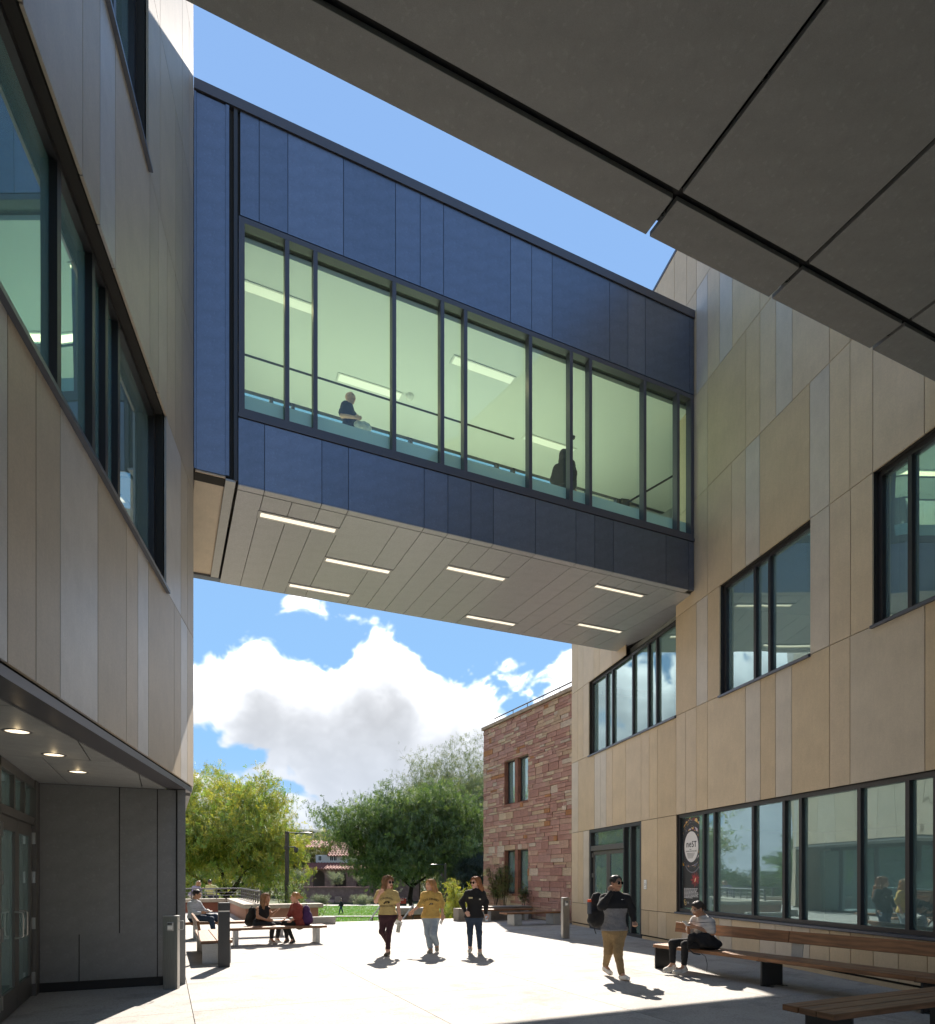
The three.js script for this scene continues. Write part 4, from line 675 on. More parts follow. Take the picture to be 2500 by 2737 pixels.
// ---------- hall with tiled roofs beyond the lawn
{
  const D = 118, s = D / 1765, X = (x) => (x - 1250) * s, Y = (y) => EYE + (2341 - y) * s;
  const H = thing('tiled_hall', 'sandstone hall with red tiled roofs and an arcade beyond the lawn', 'building', [X(960), LOW, -D], 0);
  const x = (p) => X(p) - X(960), y = (p) => Y(p) - LOW;
  const rub = mat('hall_stone', [0.26, 0.175, 0.15], 0.95, { map: T.stone, size: 1.6 }), tile = mat('roof_tile', [0.36, 0.13, 0.095], 0.8, { map: T.stone, size: 2 }), pale = mat('hall_render', [0.52, 0.50, 0.46], 0.85);
  // arcade wall with three arches
  const sh = new THREE.Shape(); sh.moveTo(x(815), y(2408)); sh.lineTo(x(1120), y(2408)); sh.lineTo(x(1120), y(2320)); sh.lineTo(x(815), y(2320)); sh.closePath();
  for (const cx of [855, 912, 970, 1030]) { const r = 15.5 * s, h = new THREE.Path(); h.moveTo(x(cx) - r, y(2371)); h.lineTo(x(cx) - r, y(2342)); h.absarc(x(cx), y(2342), r, Math.PI, 0, true); h.lineTo(x(cx) + r, y(2371)); h.closePath(); sh.holes.push(h); }
  const ag = new THREE.ExtrudeGeometry(sh, { depth: 0.7, bevelEnabled: false, curveSegments: 14 }); mesh('arcade_wall', ag, rub, H);
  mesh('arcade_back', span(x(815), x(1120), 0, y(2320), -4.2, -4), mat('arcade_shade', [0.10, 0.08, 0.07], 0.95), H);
  mesh('upper_wall', span(x(830), x(1110), y(2322), y(2283), -4.6, -4.2), pale, H);
  // roofs: sloping decks with a half-round roll for every tile column
  const roof = (x0, x1, ya, yb, za, zb, step) => {
    const r = mesh('roof', (() => { const g = new THREE.BufferGeometry(), P = [[x0, ya, za], [x1, ya, za], [x1 - (zb - za) * 0, yb, zb], [x0, yb, zb]]; g.setAttribute('position', new THREE.Float32BufferAttribute([...P[0], ...P[1], ...P[2], ...P[0], ...P[2], ...P[3]], 3)); g.setAttribute('uv', new THREE.Float32BufferAttribute([0, 0, 10, 0, 10, 5, 0, 0, 10, 5, 0, 5], 2)); g.computeVertexNormals(); return g; })(), tile, H);
    const gs = []; for (let q = x0 + step / 2; q < x1; q += step) { const n = 7; for (let k = 0; k < n; k++) { const t0 = k / n, t1 = (k + 1) / n; gs.push(rod([q, lerp(ya, yb, t0) + 0.04, lerp(za, zb, t0)], [q, lerp(ya, yb, t1) + 0.0, lerp(za, zb, t1)], 0.17, 0.12, 5)); } }
    const t = mesh('roof_tiles', gs, tile, r); t.userData.kind = 'stuff';
  };
  roof(x(810), x(1125), y(2323), y(2305), 1.2, -4.2, 0.55); roof(x(862), x(1115), y(2286), y(2243), -3.6, -9.5, 0.55); roof(x(800), x(862), y(2262), y(2240), -3.6, -9.5, 0.55);
  mesh('roof_vent', [span(x(913), x(926), y(2252), y(2246), -8.4, -7.2), span(x(916), x(923), y(2262), y(2252), -8.2, -7.4)], pale, H);
  for (const wx of [874, 884, 842, 960, 1010, 1030]) { const w = mesh('window', span(x(wx - 5), x(wx + 5), y(2301), y(2284), -4.19, -4.1), M.white, H); mesh('pane', [span(x(wx - 4), x(wx - 0.5), y(2299), y(2286), -4.1, -4.07), span(x(wx + 0.5), x(wx + 4), y(2299), y(2286), -4.1, -4.07)], M.black, w); }
  // garden wall in front
  const W = thing('garden_wall', 'low sandstone garden wall with pier and steps in front of the arcade', 'wall', [X(900), LOW, -(D - 8)], 0);
  const s2 = (D - 8) / 1765, X2 = (q) => (q - 900) * s2, Y2 = (q) => EYE + (2341 - q) * s2 - LOW;
  mesh('wall', span(X2(828), X2(1010), 0, Y2(2372), -0.4, 0), rub, W); mesh('wall_cap', span(X2(826), X2(1012), Y2(2372), Y2(2370), -0.5, 0.12), mat('wall_cap', [0.36, 0.2, 0.17], 0.9), W);
  mesh('pier', span(X2(925), X2(941), 0, Y2(2396), 0.3, 1.3), mat('buff_stone', [0.42, 0.31, 0.24], 0.9, { map: T.stone, size: 0.8 }), W);
  mesh('ramp_wall', (() => { const sp = new THREE.Shape([[X2(941), 0], [X2(1010), 0], [X2(1010), Y2(2385)], [X2(941), Y2(2394)]].map((p) => new THREE.Vector2(...p))); const g = new THREE.ExtrudeGeometry(sp, { depth: 0.5, bevelEnabled: false }); g.translate(0, 0, 0.4); return g; })(), rub, W);
  for (let k = 0; k < 3; k++) mesh('step', span(X2(835), X2(924), k * 0.15, (k + 1) * 0.15, 0.3, 2.2 - k * 0.5), mat('step_stone', [0.34, 0.22, 0.19], 0.9), W);
}
// far red-roofed house right of the dense tree
{
  const t = thing('brick_house', 'dark brick house with a red roof, glimpsed through the trees by the stone building', 'building', [px(1262, 110), LOW, -110], 0.1);
  mesh('wall', span(-5, 7, 0, 8.5, -8, 0), mat('house_brick', [0.13, 0.075, 0.06], 0.95, { map: T.stone, size: 1 }), t);
  mesh('roof', (() => { const sp = new THREE.Shape([[-5.6, 8.5], [7.6, 8.5], [1, 12.2]].map((p) => new THREE.Vector2(...p))), g = new THREE.ExtrudeGeometry(sp, { depth: 9, bevelEnabled: false }); g.translate(0, 0, -8.5); return g; })(), mat('house_roof', [0.30, 0.10, 0.08], 0.85), t);
  for (const [a, b] of [[-2.5, 1.5], [1, 1.5], [4, 1.5], [-2.5, 5], [1, 5], [4, 5]]) { const w = mesh('window', span(a - 0.1, a + 1.1, b - 0.1, b + 1.7, 0, 0.06), M.white, t); mesh('pane', span(a, a + 1, b, b + 1.6, 0.06, 0.09), M.black, w); }
}
// ================= benches, bollards, lamps, signs =================
const slat = (parent, x0, x1, z0, z1, y0, y1, k) => mesh('slat', at(rbox(x1 - x0, y1 - y0, z1 - z0, 0.008, 1), (x0 + x1) / 2, (y0 + y1) / 2, (z0 + z1) / 2), M.wood[k % 4], parent);
// bench: local x = length, z = depth (front at +z), seat at 0.45
function bench(label, pos, turn, L, o = {}) {
  const { depth = 0.55, back = false, legs = [0.1, L - 0.6], legMat = M.darkSteel, slats = 3, seams = [], legW = 0.03, wide = false } = o;
  const b = thing('bench', label, 'bench', pos, turn, 'timber benches on the plaza');
  const w = (depth - 0.012 * (slats - 1)) / slats, cuts = [0, ...seams, L];
  for (let k = 0; k < slats; k++) for (let i = 0; i + 1 < cuts.length; i++) { const z1 = -k * (w + 0.012); slat(b, cuts[i] + 0.002, cuts[i + 1] - 0.002, z1 - w, z1, 0.39, 0.45, Math.floor(rnd() * 4)); }
  for (const x of legs) {
    mesh('leg', wide ? [at(rbox(0.34, 0.385, depth - 0.04, 0.006), x + 0.17, 0.1955, -depth / 2)] : [at(rbox(legW, 0.385, depth - 0.06, 0.004), x, 0.1955, -depth / 2), at(uvbox(0.20, 0.012, depth - 0.1), x, 0.381, -depth / 2 - 0.0), at(uvbox(0.16, 0.010, 0.06), x + 0.06, 0.006, -depth + 0.12), at(uvbox(0.16, 0.010, 0.06), x + 0.06, 0.006, -0.12)], legMat, b);
  }
  if (back) {
    for (const x of back.posts) mesh('back_plate', at(rbox(0.19, 0.34, 0.014, 0.004), x, 0.60, -depth - 0.03, 0, -0.16), M.galv, b);
    const bc = [0, ...(back.seams ?? []), L];
    for (let i = 0; i + 1 < bc.length; i++) mesh('back_board', at(rbox(bc[i + 1] - bc[i] - 0.008, 0.185, 0.045, 0.008), (bc[i] + bc[i + 1]) / 2, 0.745, -depth - 0.035, 0, -0.16), M.wood[1 + (i % 2)], b);
  }
  return b;
}
// long bench in front of the court windows; turned about 28 degrees
{ const a = (90 - 28.45) * Math.PI / 180; // its length runs toward the camera
  bench('long timber bench with a backrest in front of the court windows', [3.40, 0, -12.12], -a, 5.9, { legs: [0.03, 2.27, 4.55], seams: [2.25, 4.5], back: { posts: [0.25, 2.5, 4.75], seams: [2.36, 4.7] } }); }
bench('near backless bench at the lower right corner of the court', bf(5.48, 0, 4.03), TB, 2.55, { legs: [0.30, 2.3], depth: 0.55 });
bench('bench on which the two talking women sit', bf(1.22, 0, 16.66), TB, 2.52, { legs: [0.35, 2.30], legMat: M.galv, legW: 0.09, depth: 0.55 });
bench('backless bench behind the talking women, under the seated man', bf(0.5, 0, 19.05), TB, 2.75, { legs: [0.25, 2.5], legMat: M.galv, legW: 0.09 });
bench('short bench with grey end panels and a slanted back beside the black bollard', bf(1.21, 0, 13.62), TB + Math.PI / 2, 2.95, { legs: [0.06, 2.4], legMat: M.galv, legW: 0.06, slats: 2, depth: 0.58, back: { posts: [0.4, 2.3] } });
bench('backless bench on a pale pedestal leg in front of the sandstone building', bf(10.5, 0, 19.7), TB, 2.4, { legs: [0.45, 2.0], legMat: M.galv, legW: 0.30, slats: 3 });
bench('bench against the low concrete wall by the sandstone building', bf(10.75, 0, 22.0), TB, 2.1, { legs: [0.25, 1.85], legMat: M.galv, legW: 0.16, depth: 0.42 });

// bollards and posts
function bollard(label, pos, h) {
  const t = thing('bollard', label, 'bollard', pos, TB, 'black square bollards');
  mesh('shaft', at(rbox(0.2, h - 0.17, 0.2, 0.006), 0, (h - 0.17) / 2, 0), M.darkSteel, t); mesh('light_slot', at(uvbox(0.186, 0.022, 0.186), 0, h - 0.158, 0), M.white, t); mesh('cap', at(rbox(0.2, 0.145, 0.2, 0.006), 0, h - 0.0725, 0), M.darkSteel, t);
}
bollard('black square bollard in front of the short bench on the left', [-4.56, 0, -12.36], 1.2);
bollard('black square bollard before the sandstone building', [3.05, 0, -25.9], 1.2);
function post(label, pos, turn, h) {
  const t = thing('steel_post', label, 'post', pos, turn, 'brushed steel control posts');
  mesh('shaft', at(rbox(0.21, h, 0.11, 0.006), 0, h / 2, 0), M.steel, t); mesh('cap', at(rbox(0.214, 0.012, 0.114, 0.003), 0, h + 0.006, 0), M.galv, t);
  const b = mesh('reader', at(rbox(0.09, 0.13, 0.03, 0.008), 0, h - 0.15, 0.06), M.galv, t); mesh('reader_face', at(rbox(0.066, 0.055, 0.012, 0.004), 0, h - 0.165, 0.078), M.white, b); mesh('reader_slot', at(uvbox(0.066, 0.02, 0.012), 0, h - 0.11, 0.073), M.black, b);
  mesh('side_handle', tube([[0.1, h - 0.07, 0], [0.165, h - 0.07, 0], [0.172, h - 0.09, 0], [0.172, h - 0.18, 0], [0.165, h - 0.2, 0], [0.1, h - 0.2, 0]], 0.007, 6, 20), M.galv, t);
  for (const x of [-0.07, 0.07]) mesh('bolt', at(new THREE.SphereGeometry(0.008, 8, 6), x, 0.05, 0.056), M.galv, t);
}
post('brushed steel post with a card reader beside the dark entrance wall', [-4.46, 0, -9.95], 0.10, 1.09);
post('brushed steel post standing alone at the end of the tan facade', [2.66, 0, -17.97], TB, 1.1);

// low walls
{
  const pink = mat('pink_stucco', [0.50, 0.27, 0.19], 0.9, { map: T.mottle, size: 0.6 }), cap = mat('cast_coping', [0.58, 0.53, 0.45], 0.85, { map: T.concrete, size: 1.2 });
  const w = thing('terrace_wall', 'low pink terrace wall with a cast coping and grey railing behind the benches', 'wall', bf(2.79, 0, 26.2), TB);
  mesh('wall', span(0, 0.3, -0.1, 0.46, -7.2, 0), pink, w); mesh('end_wall', span(-3.2, 0, -0.1, 0.46, -7.2, -6.95), mat('red_stucco', [0.28, 0.11, 0.075], 0.9, { map: T.mottle, size: 0.6 }), w);
  mesh('coping', [at(rbox(0.9, 0.17, 7.5, 0.03, 2), 0.36, 0.545, -3.55), at(rbox(3.0, 0.169, 0.6, 0.03, 2), -1.65, 0.545, -7.1)], cap, w);
  mesh('return_coping', at(rbox(2.2, 0.16, 0.7, 0.03, 2), 1.75, 0.54, 0.1), cap, w); mesh('return_wall', span(0.3, 2.7, -2, 0.45, -0.15, 0.2), pink, w);
  const rl = mesh('rail', [rod([0.55, 1.10, -0.1], [0.55, 1.10, -7.0], 0.035), rod([0.55, 1.10, -7.0], [-3.0, 1.10, -7.0], 0.03), rod([0.55, 0.92, -0.1], [0.55, 0.92, -7], 0.013), rod([0.55, 0.78, -0.1], [0.55, 0.78, -7], 0.013), rod([0.55, 0.92, -7.0], [-3.0, 0.92, -7.0], 0.013), rod([0.55, 0.78, -7.0], [-3.0, 0.78, -7.0], 0.013)], M.coping, w);
  for (let k = 0; k < 10; k++) mesh('rail_post', span(0.52, 0.58, 0.62, 1.09, -0.13 - k * 0.75, -0.08 - k * 0.75), M.coping, rl);
  for (let k = 1; k < 4; k++) mesh('rail_post', span(0.52 - k * 1.1, 0.57 - k * 1.1, 0.62, 1.09, -7.03, -6.97), M.coping, rl);
}
{ const t = single('concrete_kerb', 'low concrete kerb block at the edge of the plaza right of the seated women', 'kerb', at(rbox(2.2, 0.26, 0.32, 0.02, 2), 0, 0.13, 0), M.concrete[2]); t.position.copy(bf(4.4, 0, 23.3)); t.rotation.y = TB; }
{ const t = thing('seat_wall', 'low concrete wall running from the yellow shrub to the tan facade', 'wall', bf(10.0, 0, 23.1), TB); mesh('wall', at(rbox(3.15, 0.56, 0.5, 0.015, 2), 1.575, 0.19, 0.25), mat('cast_concrete', [0.36, 0.33, 0.29], 0.9, { map: T.concrete, size: 1.5 }), t); mesh('wall_cap', at(rbox(2.3, 0.05, 0.54, 0.01), 2.0, 0.50, 0.25), M.concrete[3], t); }
{ const t = thing('terrace_block', 'pale topped low block beyond the plaza edge between the two yellow shirts', 'wall', [px(1096, 29), -1.6, -29], 0.1); mesh('block', span(-0.55, 0.6, 0, 1.55, -1.5, 0), mat('block_stone', [0.24, 0.17, 0.13], 0.9, { map: T.stone, size: 0.5 }), t); mesh('block_top', at(rbox(1.3, 0.3, 1.8, 0.02), 0.02, 1.75, -0.75), M.concrete[2], t); mesh('wood_strip', span(-0.3, 0.62, 1.5, 1.56, 0.01, 0.05), M.wood[1], t); }
// stair rails at the far edge of the plaza
[[-3.72, 24.9, 'sloping stair rail at the plaza edge left of the first walking woman'], [-2.55, 26.0, 'sloping stair rail at the plaza edge between the two yellow shirts']].forEach(([x, D, l]) => { const t = thing('stair_rail', l, 'railing', [x, 0, -D], 0, 'stair rails'); mesh('rail', rod([-0.02, -0.05, 0], [0.40, 0.56, -0.3], 0.028), M.galv, t); mesh('post', rod([0.38, -0.4, -0.3], [0.38, 0.6, -0.3], 0.03), M.darkSteel, t); mesh('post', rod([0.12, -0.4, -0.1], [0.12, 0.16, -0.1], 0.025), M.darkSteel, t); });

// street lamps
function streetLamp(label, x, D, top, dir, extra) {
  const t = thing('street_lamp', label, 'street lamp', [px(x, D), LOW, -D], 0, 'street lamps by the lawn'), h = top - LOW;
  mesh('pole', [at(rbox(0.17, h, 0.17, 0.01), 0, h / 2, 0), at(rbox(0.32, 0.06, 0.32, 0.01), 0, 0.03, 0)], M.darkSteel, t); mesh('arm', rod([0, h - 0.06, 0], [dir * 0.62, h - 0.09, 0], 0.03), M.darkSteel, t);
  const hd = new THREE.LatheGeometry([[0.0, 0.07], [0.16, 0.06], [0.3, 0.025], [0.34, 0], [0.3, -0.02], [0, -0.025]].map((p) => new THREE.Vector2(...p)), 24); hd.scale(1.15, 1, 0.7); hd.translate(dir * 0.9, h - 0.09, 0); mesh('lamp_head', hd, M.darkSteel, t);
  const ln = new THREE.CircleGeometry(0.2, 20); ln.rotateX(Math.PI / 2); ln.translate(dir * 0.9, h - 0.117, 0); mesh('lens', ln, M.white, t);
  if (extra) { mesh('clamp', at(rbox(0.21, 0.16, 0.21, 0.01), 0, h - 0.82, 0), M.darkSteel, t); const a = mesh('camera_arm', [rod([0, h - 0.78, 0], [0.45, h - 0.78, 0], 0.025)], M.darkSteel, t); mesh('camera_dome', [at(new THREE.SphereGeometry(0.1, 14, 10), 0.45, h - 0.98, 0), at(new THREE.CylinderGeometry(0.09, 0.12, 0.14, 14), 0.45, h - 0.87, 0)], M.darkSteel, a); }
}
streetLamp('black street lamp with a camera dome in front of the yellow locust', 767.5, 33, 3.92, 1, true);
streetLamp('black street lamp with its arm to the left, behind the sweatshirt woman', 1190.5, 52, 2.66, -1, false);

// ---------- lettering
function canvasTex(w, h, draw) { const c = document.createElement('canvas'); c.width = w; c.height = h; draw(c.getContext('2d'), w, h); const t = new THREE.CanvasTexture(c); t.colorSpace = THREE.SRGBColorSpace; return t; }
const printed = (name, t, o = {}) => new THREE.MeshPhysicalMaterial({ name, map: t, roughness: 0.6, ...o });
{ const D = 84, t = thing('campus_sign', 'red and black lettered sign on the lawn behind the sweatshirt woman', 'sign', [px(1066, D), LOW, -D], 0);
  mesh('panel', span(-1.0, 1.0, 0.55, 1.55, -0.12, 0), mat('sign_black', [0.02, 0.02, 0.022], 0.5), t);
  const p = new THREE.PlaneGeometry(1.9, 0.66); p.translate(0, 1.18, 0.012); mesh('lettered_face', p, printed('sign_face', canvasTex(256, 90, (g, w, h) => { g.fillStyle = '#a83224'; g.fillRect(0, 0, w, h); g.fillStyle = '#f0d8c8'; g.font = 'bold 30px sans-serif'; g.textAlign = 'center'; g.fillText('UNIVERSITY', w / 2, 38); g.fillText('CLUB', w / 2, 74); })), t);
  for (const x of [-0.9, 0.9]) mesh('post', span(x - 0.06, x + 0.06, 0, 0.55, -0.1, -0.02), M.darkSteel, t); }
const rwTurn = -(Math.PI / 2 - TW), rwPt = (u, v, z) => { const g = new THREE.Vector3(u, v, z).applyAxisAngle(new THREE.Vector3(0, 1, 0), rwTurn); return g.add(new THREE.Vector3(3.629, 0, -23.043)); };
{ // poster inside the first pane of the lower window
  const t = thing('window_poster', 'tall dark poster with a white oval in the first court window pane', 'poster', rwPt(7.52, 0.93, -0.125), rwTurn);
  const tx = canvasTex(330, 1024, (g, w, h) => {
    g.fillStyle = '#26272d'; g.fillRect(0, 0, w, h);
    const blob = (x, y, r, c) => { g.fillStyle = c; g.beginPath(); g.arc(x, y, r, 0, 7); g.fill(); };
    const cols = ['#d9a12c', '#e0b060', '#b98a6a', '#c9b8c8', '#8b8aa6', '#d8d3d8', '#7a3b46', '#e8c070', '#9aa0b0', '#4f6a5c'];
    let sd = 7; const r = () => { sd = (sd * 16807) % 2147483647; return sd / 2147483647; };
    for (let i = 0; i < 240; i++) { const a = r() * 6.28, R = 120 + r() * 110, x = w / 2 + 30 + Math.cos(a) * R, y = 330 + Math.sin(a) * R * 1.45; if (y < 560) blob(x, y, 8 + r() * 26, cols[Math.floor(r() * cols.length)]); }
    g.strokeStyle = '#2e3038'; for (let i = 0; i < 26; i++) { g.lineWidth = 5 + r() * 9; g.beginPath(); g.ellipse(w / 2 + 20 + (r() - 0.5) * 60, 320 + (r() - 0.5) * 60, 120 + r() * 130, 160 + r() * 170, (r() - 0.5) * 0.8, 0, 7); g.stroke(); }
    g.fillStyle = '#26272d'; g.fillRect(0, 590, w, h - 590);
    g.strokeStyle = '#6b6c78'; g.lineWidth = 14; g.beginPath(); g.ellipse(w / 2 + 30, 380, 190, 240, 0, 0.35, 2.4); g.stroke();
    g.fillStyle = '#e8e6e6'; g.beginPath(); g.ellipse(w / 2 + 8, 330, 140, 175, 0, 0, 7); g.fill(); g.strokeStyle = '#26272d'; g.lineWidth = 9; g.beginPath(); g.ellipse(w / 2 + 8, 330, 146, 184, 0, 0, 7); g.stroke();
    g.fillStyle = '#2b2c33'; g.textAlign = 'center'; g.font = 'bold 92px sans-serif'; g.fillText('neST', w / 2 + 8, 334); g.fillRect(w / 2 - 26, 356, 36, 6); g.font = 'bold 21px sans-serif'; g.fillText('STUDIO FOR THE ARTS', w / 2 + 8, 388);
    for (let i = 0; i < 5; i++) g.fillRect(w / 2 - 80 + i * 4, 402 + i * 13, 160 - i * 14, 4);
    for (let i = 0; i < 260; i++) { const a = r() * 6.28, R = r() * 95; g.strokeStyle = ['#c8202a', '#a01820', '#e04040', '#7a1016'][i % 4]; g.lineWidth = 2; g.beginPath(); g.moveTo(248 + Math.cos(a) * R * 0.3, 700 + Math.sin(a) * R * 0.3); g.lineTo(248 + Math.cos(a) * R, 700 + Math.sin(a) * R); g.stroke(); }
    g.fillStyle = '#f0d8a8'; g.beginPath(); g.ellipse(252, 704, 9, 26, 0.4, 0, 7); g.fill();
    g.fillStyle = '#d8d8dc'; for (let l = 0; l < 8; l++) { let x = 26; while (x < 300 - (l === 7 ? 120 : (l % 3) * 12)) { const ww = 10 + r() * 26; g.fillRect(x, 800 + l * 15, ww, 8); x += ww + 5; } }
    g.strokeStyle = '#cfb87c'; g.lineWidth = 9; g.beginPath(); g.arc(44, 952, 17, 0.8, 5.4); g.stroke(); g.beginPath(); g.moveTo(40, 950); g.lineTo(40, 978); g.arc(55, 978, 15, Math.PI, 0, true); g.lineTo(70, 950); g.stroke();
    g.fillStyle = '#d8d8dc'; g.textAlign = 'left'; g.font = 'bold 26px sans-serif'; g.fillText('CU', 92, 975);
  });
  const p = new THREE.PlaneGeometry(0.72, 2.15); p.translate(0, 1.08, 0.004); mesh('print', p, printed('poster_print', tx, { roughness: 0.45 }), t); mesh('backing', span(-0.36, 0.36, 0.005, 2.155, -0.004, 0.001), M.black, t);
}
{ const t = thing('access_sign', 'small white wheelchair sign on the tan panel beside the court doors', 'sign', rwPt(5.47, 1.34, 0.0), rwTurn);
  mesh('plate', at(rbox(0.17, 0.26, 0.008, 0.003), 0, 0.13, 0.005), M.galv, t);
  const p = new THREE.PlaneGeometry(0.155, 0.245); p.translate(0, 0.13, 0.0112); mesh('symbol', p, printed('access_symbol', canvasTex(128, 200, (g, w, h) => { g.fillStyle = '#efefec'; g.fillRect(0, 0, w, h); g.strokeStyle = g.fillStyle = '#333'; g.lineWidth = 9; g.beginPath(); g.arc(60, 44, 9, 0, 7); g.fill(); g.beginPath(); g.moveTo(60, 58); g.lineTo(62, 92); g.lineTo(90, 92); g.lineTo(100, 120); g.stroke(); g.beginPath(); g.arc(62, 104, 29, 1.2, 4.3); g.stroke(); g.font = 'bold 22px sans-serif'; g.textAlign = 'center'; g.fillText('PUSH', w / 2, 180); })), t); }
// bar stools at the terrace railing
[[548, 33.0, 'steel bar stool under the man in the lime shirt'], [515, 33.6, 'steel bar stool under the girl in the lilac top']].forEach(([x, D, l]) => { const t = thing('bar_stool', l, 'stool', [px(x + 14, D), 0, -D], 0.2, 'bar stools at the terrace railing'); mesh('seat', at(rbox(0.42, 0.05, 0.40, 0.02, 2), 0, 0.75, 0), M.black, t); for (const [a, b] of [[-1, -1], [1, -1], [1, 1], [-1, 1]]) mesh('leg', rod([a * 0.24, 0, b * 0.22], [a * 0.17, 0.73, b * 0.16], 0.014), M.galv, t); mesh('foot_ring', [rod([-0.22, 0.26, -0.2], [0.22, 0.26, -0.2], 0.01), rod([-0.22, 0.26, 0.2], [0.22, 0.26, 0.2], 0.01), rod([-0.22, 0.26, -0.2], [-0.22, 0.26, 0.2], 0.01), rod([0.22, 0.26, -0.2], [0.22, 0.26, 0.2], 0.01)], M.galv, t); mesh('back_rail', tube([[-0.2, 0.77, 0.18], [-0.2, 1.0, 0.24], [0, 1.02, 0.25], [0.2, 1.0, 0.24], [0.2, 0.77, 0.18]], 0.013, 6, 24), M.galv, t); });
// ================= people =================
// distance to a tapered capsule, smooth minimum, and a surface-nets mesher for such fields
const V = (x, y, z) => [x, y, z];
const sub = (a, b) => [a[0] - b[0], a[1] - b[1], a[2] - b[2]], addv = (a, b, k = 1) => [a[0] + b[0] * k, a[1] + b[1] * k, a[2] + b[2] * k], mixv = (a, b, t) => [lerp(a[0], b[0], t), lerp(a[1], b[1], t), lerp(a[2], b[2], t)], lenv = (a) => Math.hypot(a[0], a[1], a[2]), nrmv = (a) => { const l = lenv(a) || 1; return [a[0] / l, a[1] / l, a[2] / l]; };
// prim: {a,b,r,R,f,k} with optional flattening k along the direction f
function prim(a, b, r, R = r, f = null, k = 1) { const ba = sub(b, a); return { a, ba, bb: ba[0] * ba[0] + ba[1] * ba[1] + ba[2] * ba[2] + 1e-9, r, R, f, k }; }
function dPrim(q, x, y, z) {
  let px = x - q.a[0], py = y - q.a[1], pz = z - q.a[2]; const h = clamp((px * q.ba[0] + py * q.ba[1] + pz * q.ba[2]) / q.bb);
  px -= q.ba[0] * h; py -= q.ba[1] * h; pz -= q.ba[2] * h; let s = 1;
  if (q.f) { const d = px * q.f[0] + py * q.f[1] + pz * q.f[2], m = d * (1 / q.k - 1); px += q.f[0] * m; py += q.f[1] * m; pz += q.f[2] * m; s = 0.5 + q.k * 0.5; }
  return (Math.sqrt(px * px + py * py + pz * pz) - (q.r + (q.R - q.r) * h)) * s;
}
const smin = (a, b, k) => { const h = Math.max(k - Math.abs(a - b), 0) / k; return Math.min(a, b) - h * h * k * 0.25; };
const field = (ps, k = 0.03) => (x, y, z) => { let d = 1e9; for (const q of ps) d = smin(d, dPrim(q, x, y, z), k); return d; };
function nets(f, mn, mx, cell) {
  const nx = Math.ceil((mx[0] - mn[0]) / cell) + 2, ny = Math.ceil((mx[1] - mn[1]) / cell) + 2, nz = Math.ceil((mx[2] - mn[2]) / cell) + 2, v = new Float32Array(nx * ny * nz).fill(1), BS = 6;
  for (let bz = 0; bz < nz; bz += BS) for (let by = 0; by < ny; by += BS) for (let bx = 0; bx < nx; bx += BS) {
    const c = f(mn[0] + (bx + BS / 2) * cell, mn[1] + (by + BS / 2) * cell, mn[2] + (bz + BS / 2) * cell);
    const far = Math.abs(c) > BS * cell * 1.35 + 0.02;
    for (let k = bz; k < Math.min(nz, bz + BS); k++) for (let j = by; j < Math.min(ny, by + BS); j++) for (let i = bx; i < Math.min(nx, bx + BS); i++) v[(k * ny + j) * nx + i] = far ? c : f(mn[0] + i * cell, mn[1] + j * cell, mn[2] + k * cell);
  }
  const id = new Int32Array(nx * ny * nz).fill(-1), pos = [], idx = [], at3 = (i, j, k) => v[(k * ny + j) * nx + i];
  for (let k = 0; k < nz - 1; k++) for (let j = 0; j < ny - 1; j++) for (let i = 0; i < nx - 1; i++) {
    let n = 0, sx = 0, sy = 0, sz = 0, m = 0; for (let c = 0; c < 8; c++) if (at3(i + (c & 1), j + ((c >> 1) & 1), k + (c >> 2)) < 0) m |= 1 << c;
    if (m === 0 || m === 255) continue;
    for (let a = 0; a < 8; a++) for (const bit of [1, 2, 4]) { const b = a | bit; if (a === b || !((m >> a ^ m >> b) & 1)) continue; const va = at3(i + (a & 1), j + ((a >> 1) & 1), k + (a >> 2)), vb = at3(i + (b & 1), j + ((b >> 1) & 1), k + (b >> 2)), t = va / (va - vb); sx += (a & 1) + (bit === 1 ? t : 0); sy += ((a >> 1) & 1) + (bit === 2 ? t : 0); sz += (a >> 2) + (bit === 4 ? t : 0); n++; }
    id[(k * ny + j) * nx + i] = pos.length / 3; pos.push(mn[0] + (i + sx / n) * cell, mn[1] + (j + sy / n) * cell, mn[2] + (k + sz / n) * cell);
  }
  const I = (i, j, k) => id[(k * ny + j) * nx + i];
  for (let k = 1; k < nz - 1; k++) for (let j = 1; j < ny - 1; j++) for (let i = 1; i < nx - 1; i++) {
    const s = at3(i, j, k) < 0; const quad = (a, b, c, d, flip) => { if (a < 0 || b < 0 || c < 0 || d < 0) return; if (flip) idx.push(a, c, b, a, d, c); else idx.push(a, b, c, a, c, d); };
    if (s !== at3(i + 1, j, k) < 0) quad(I(i, j - 1, k - 1), I(i, j, k - 1), I(i, j, k), I(i, j - 1, k), !s);
    if (s !== at3(i, j + 1, k) < 0) quad(I(i - 1, j, k - 1), I(i - 1, j, k), I(i, j, k), I(i, j, k - 1), !s);
    if (s !== at3(i, j, k + 1) < 0) quad(I(i - 1, j - 1, k), I(i, j - 1, k), I(i, j, k), I(i - 1, j, k), !s);
  }
  const g = new THREE.BufferGeometry(); g.setAttribute('position', new THREE.Float32BufferAttribute(pos, 3));
  const uv = []; for (let i = 0; i < pos.length; i += 3) uv.push(pos[i] + pos[i + 2] * 0.7, pos[i + 1]); g.setAttribute('uv', new THREE.Float32BufferAttribute(uv, 2));
  g.setIndex(idx); g.computeVertexNormals(); return g;
}
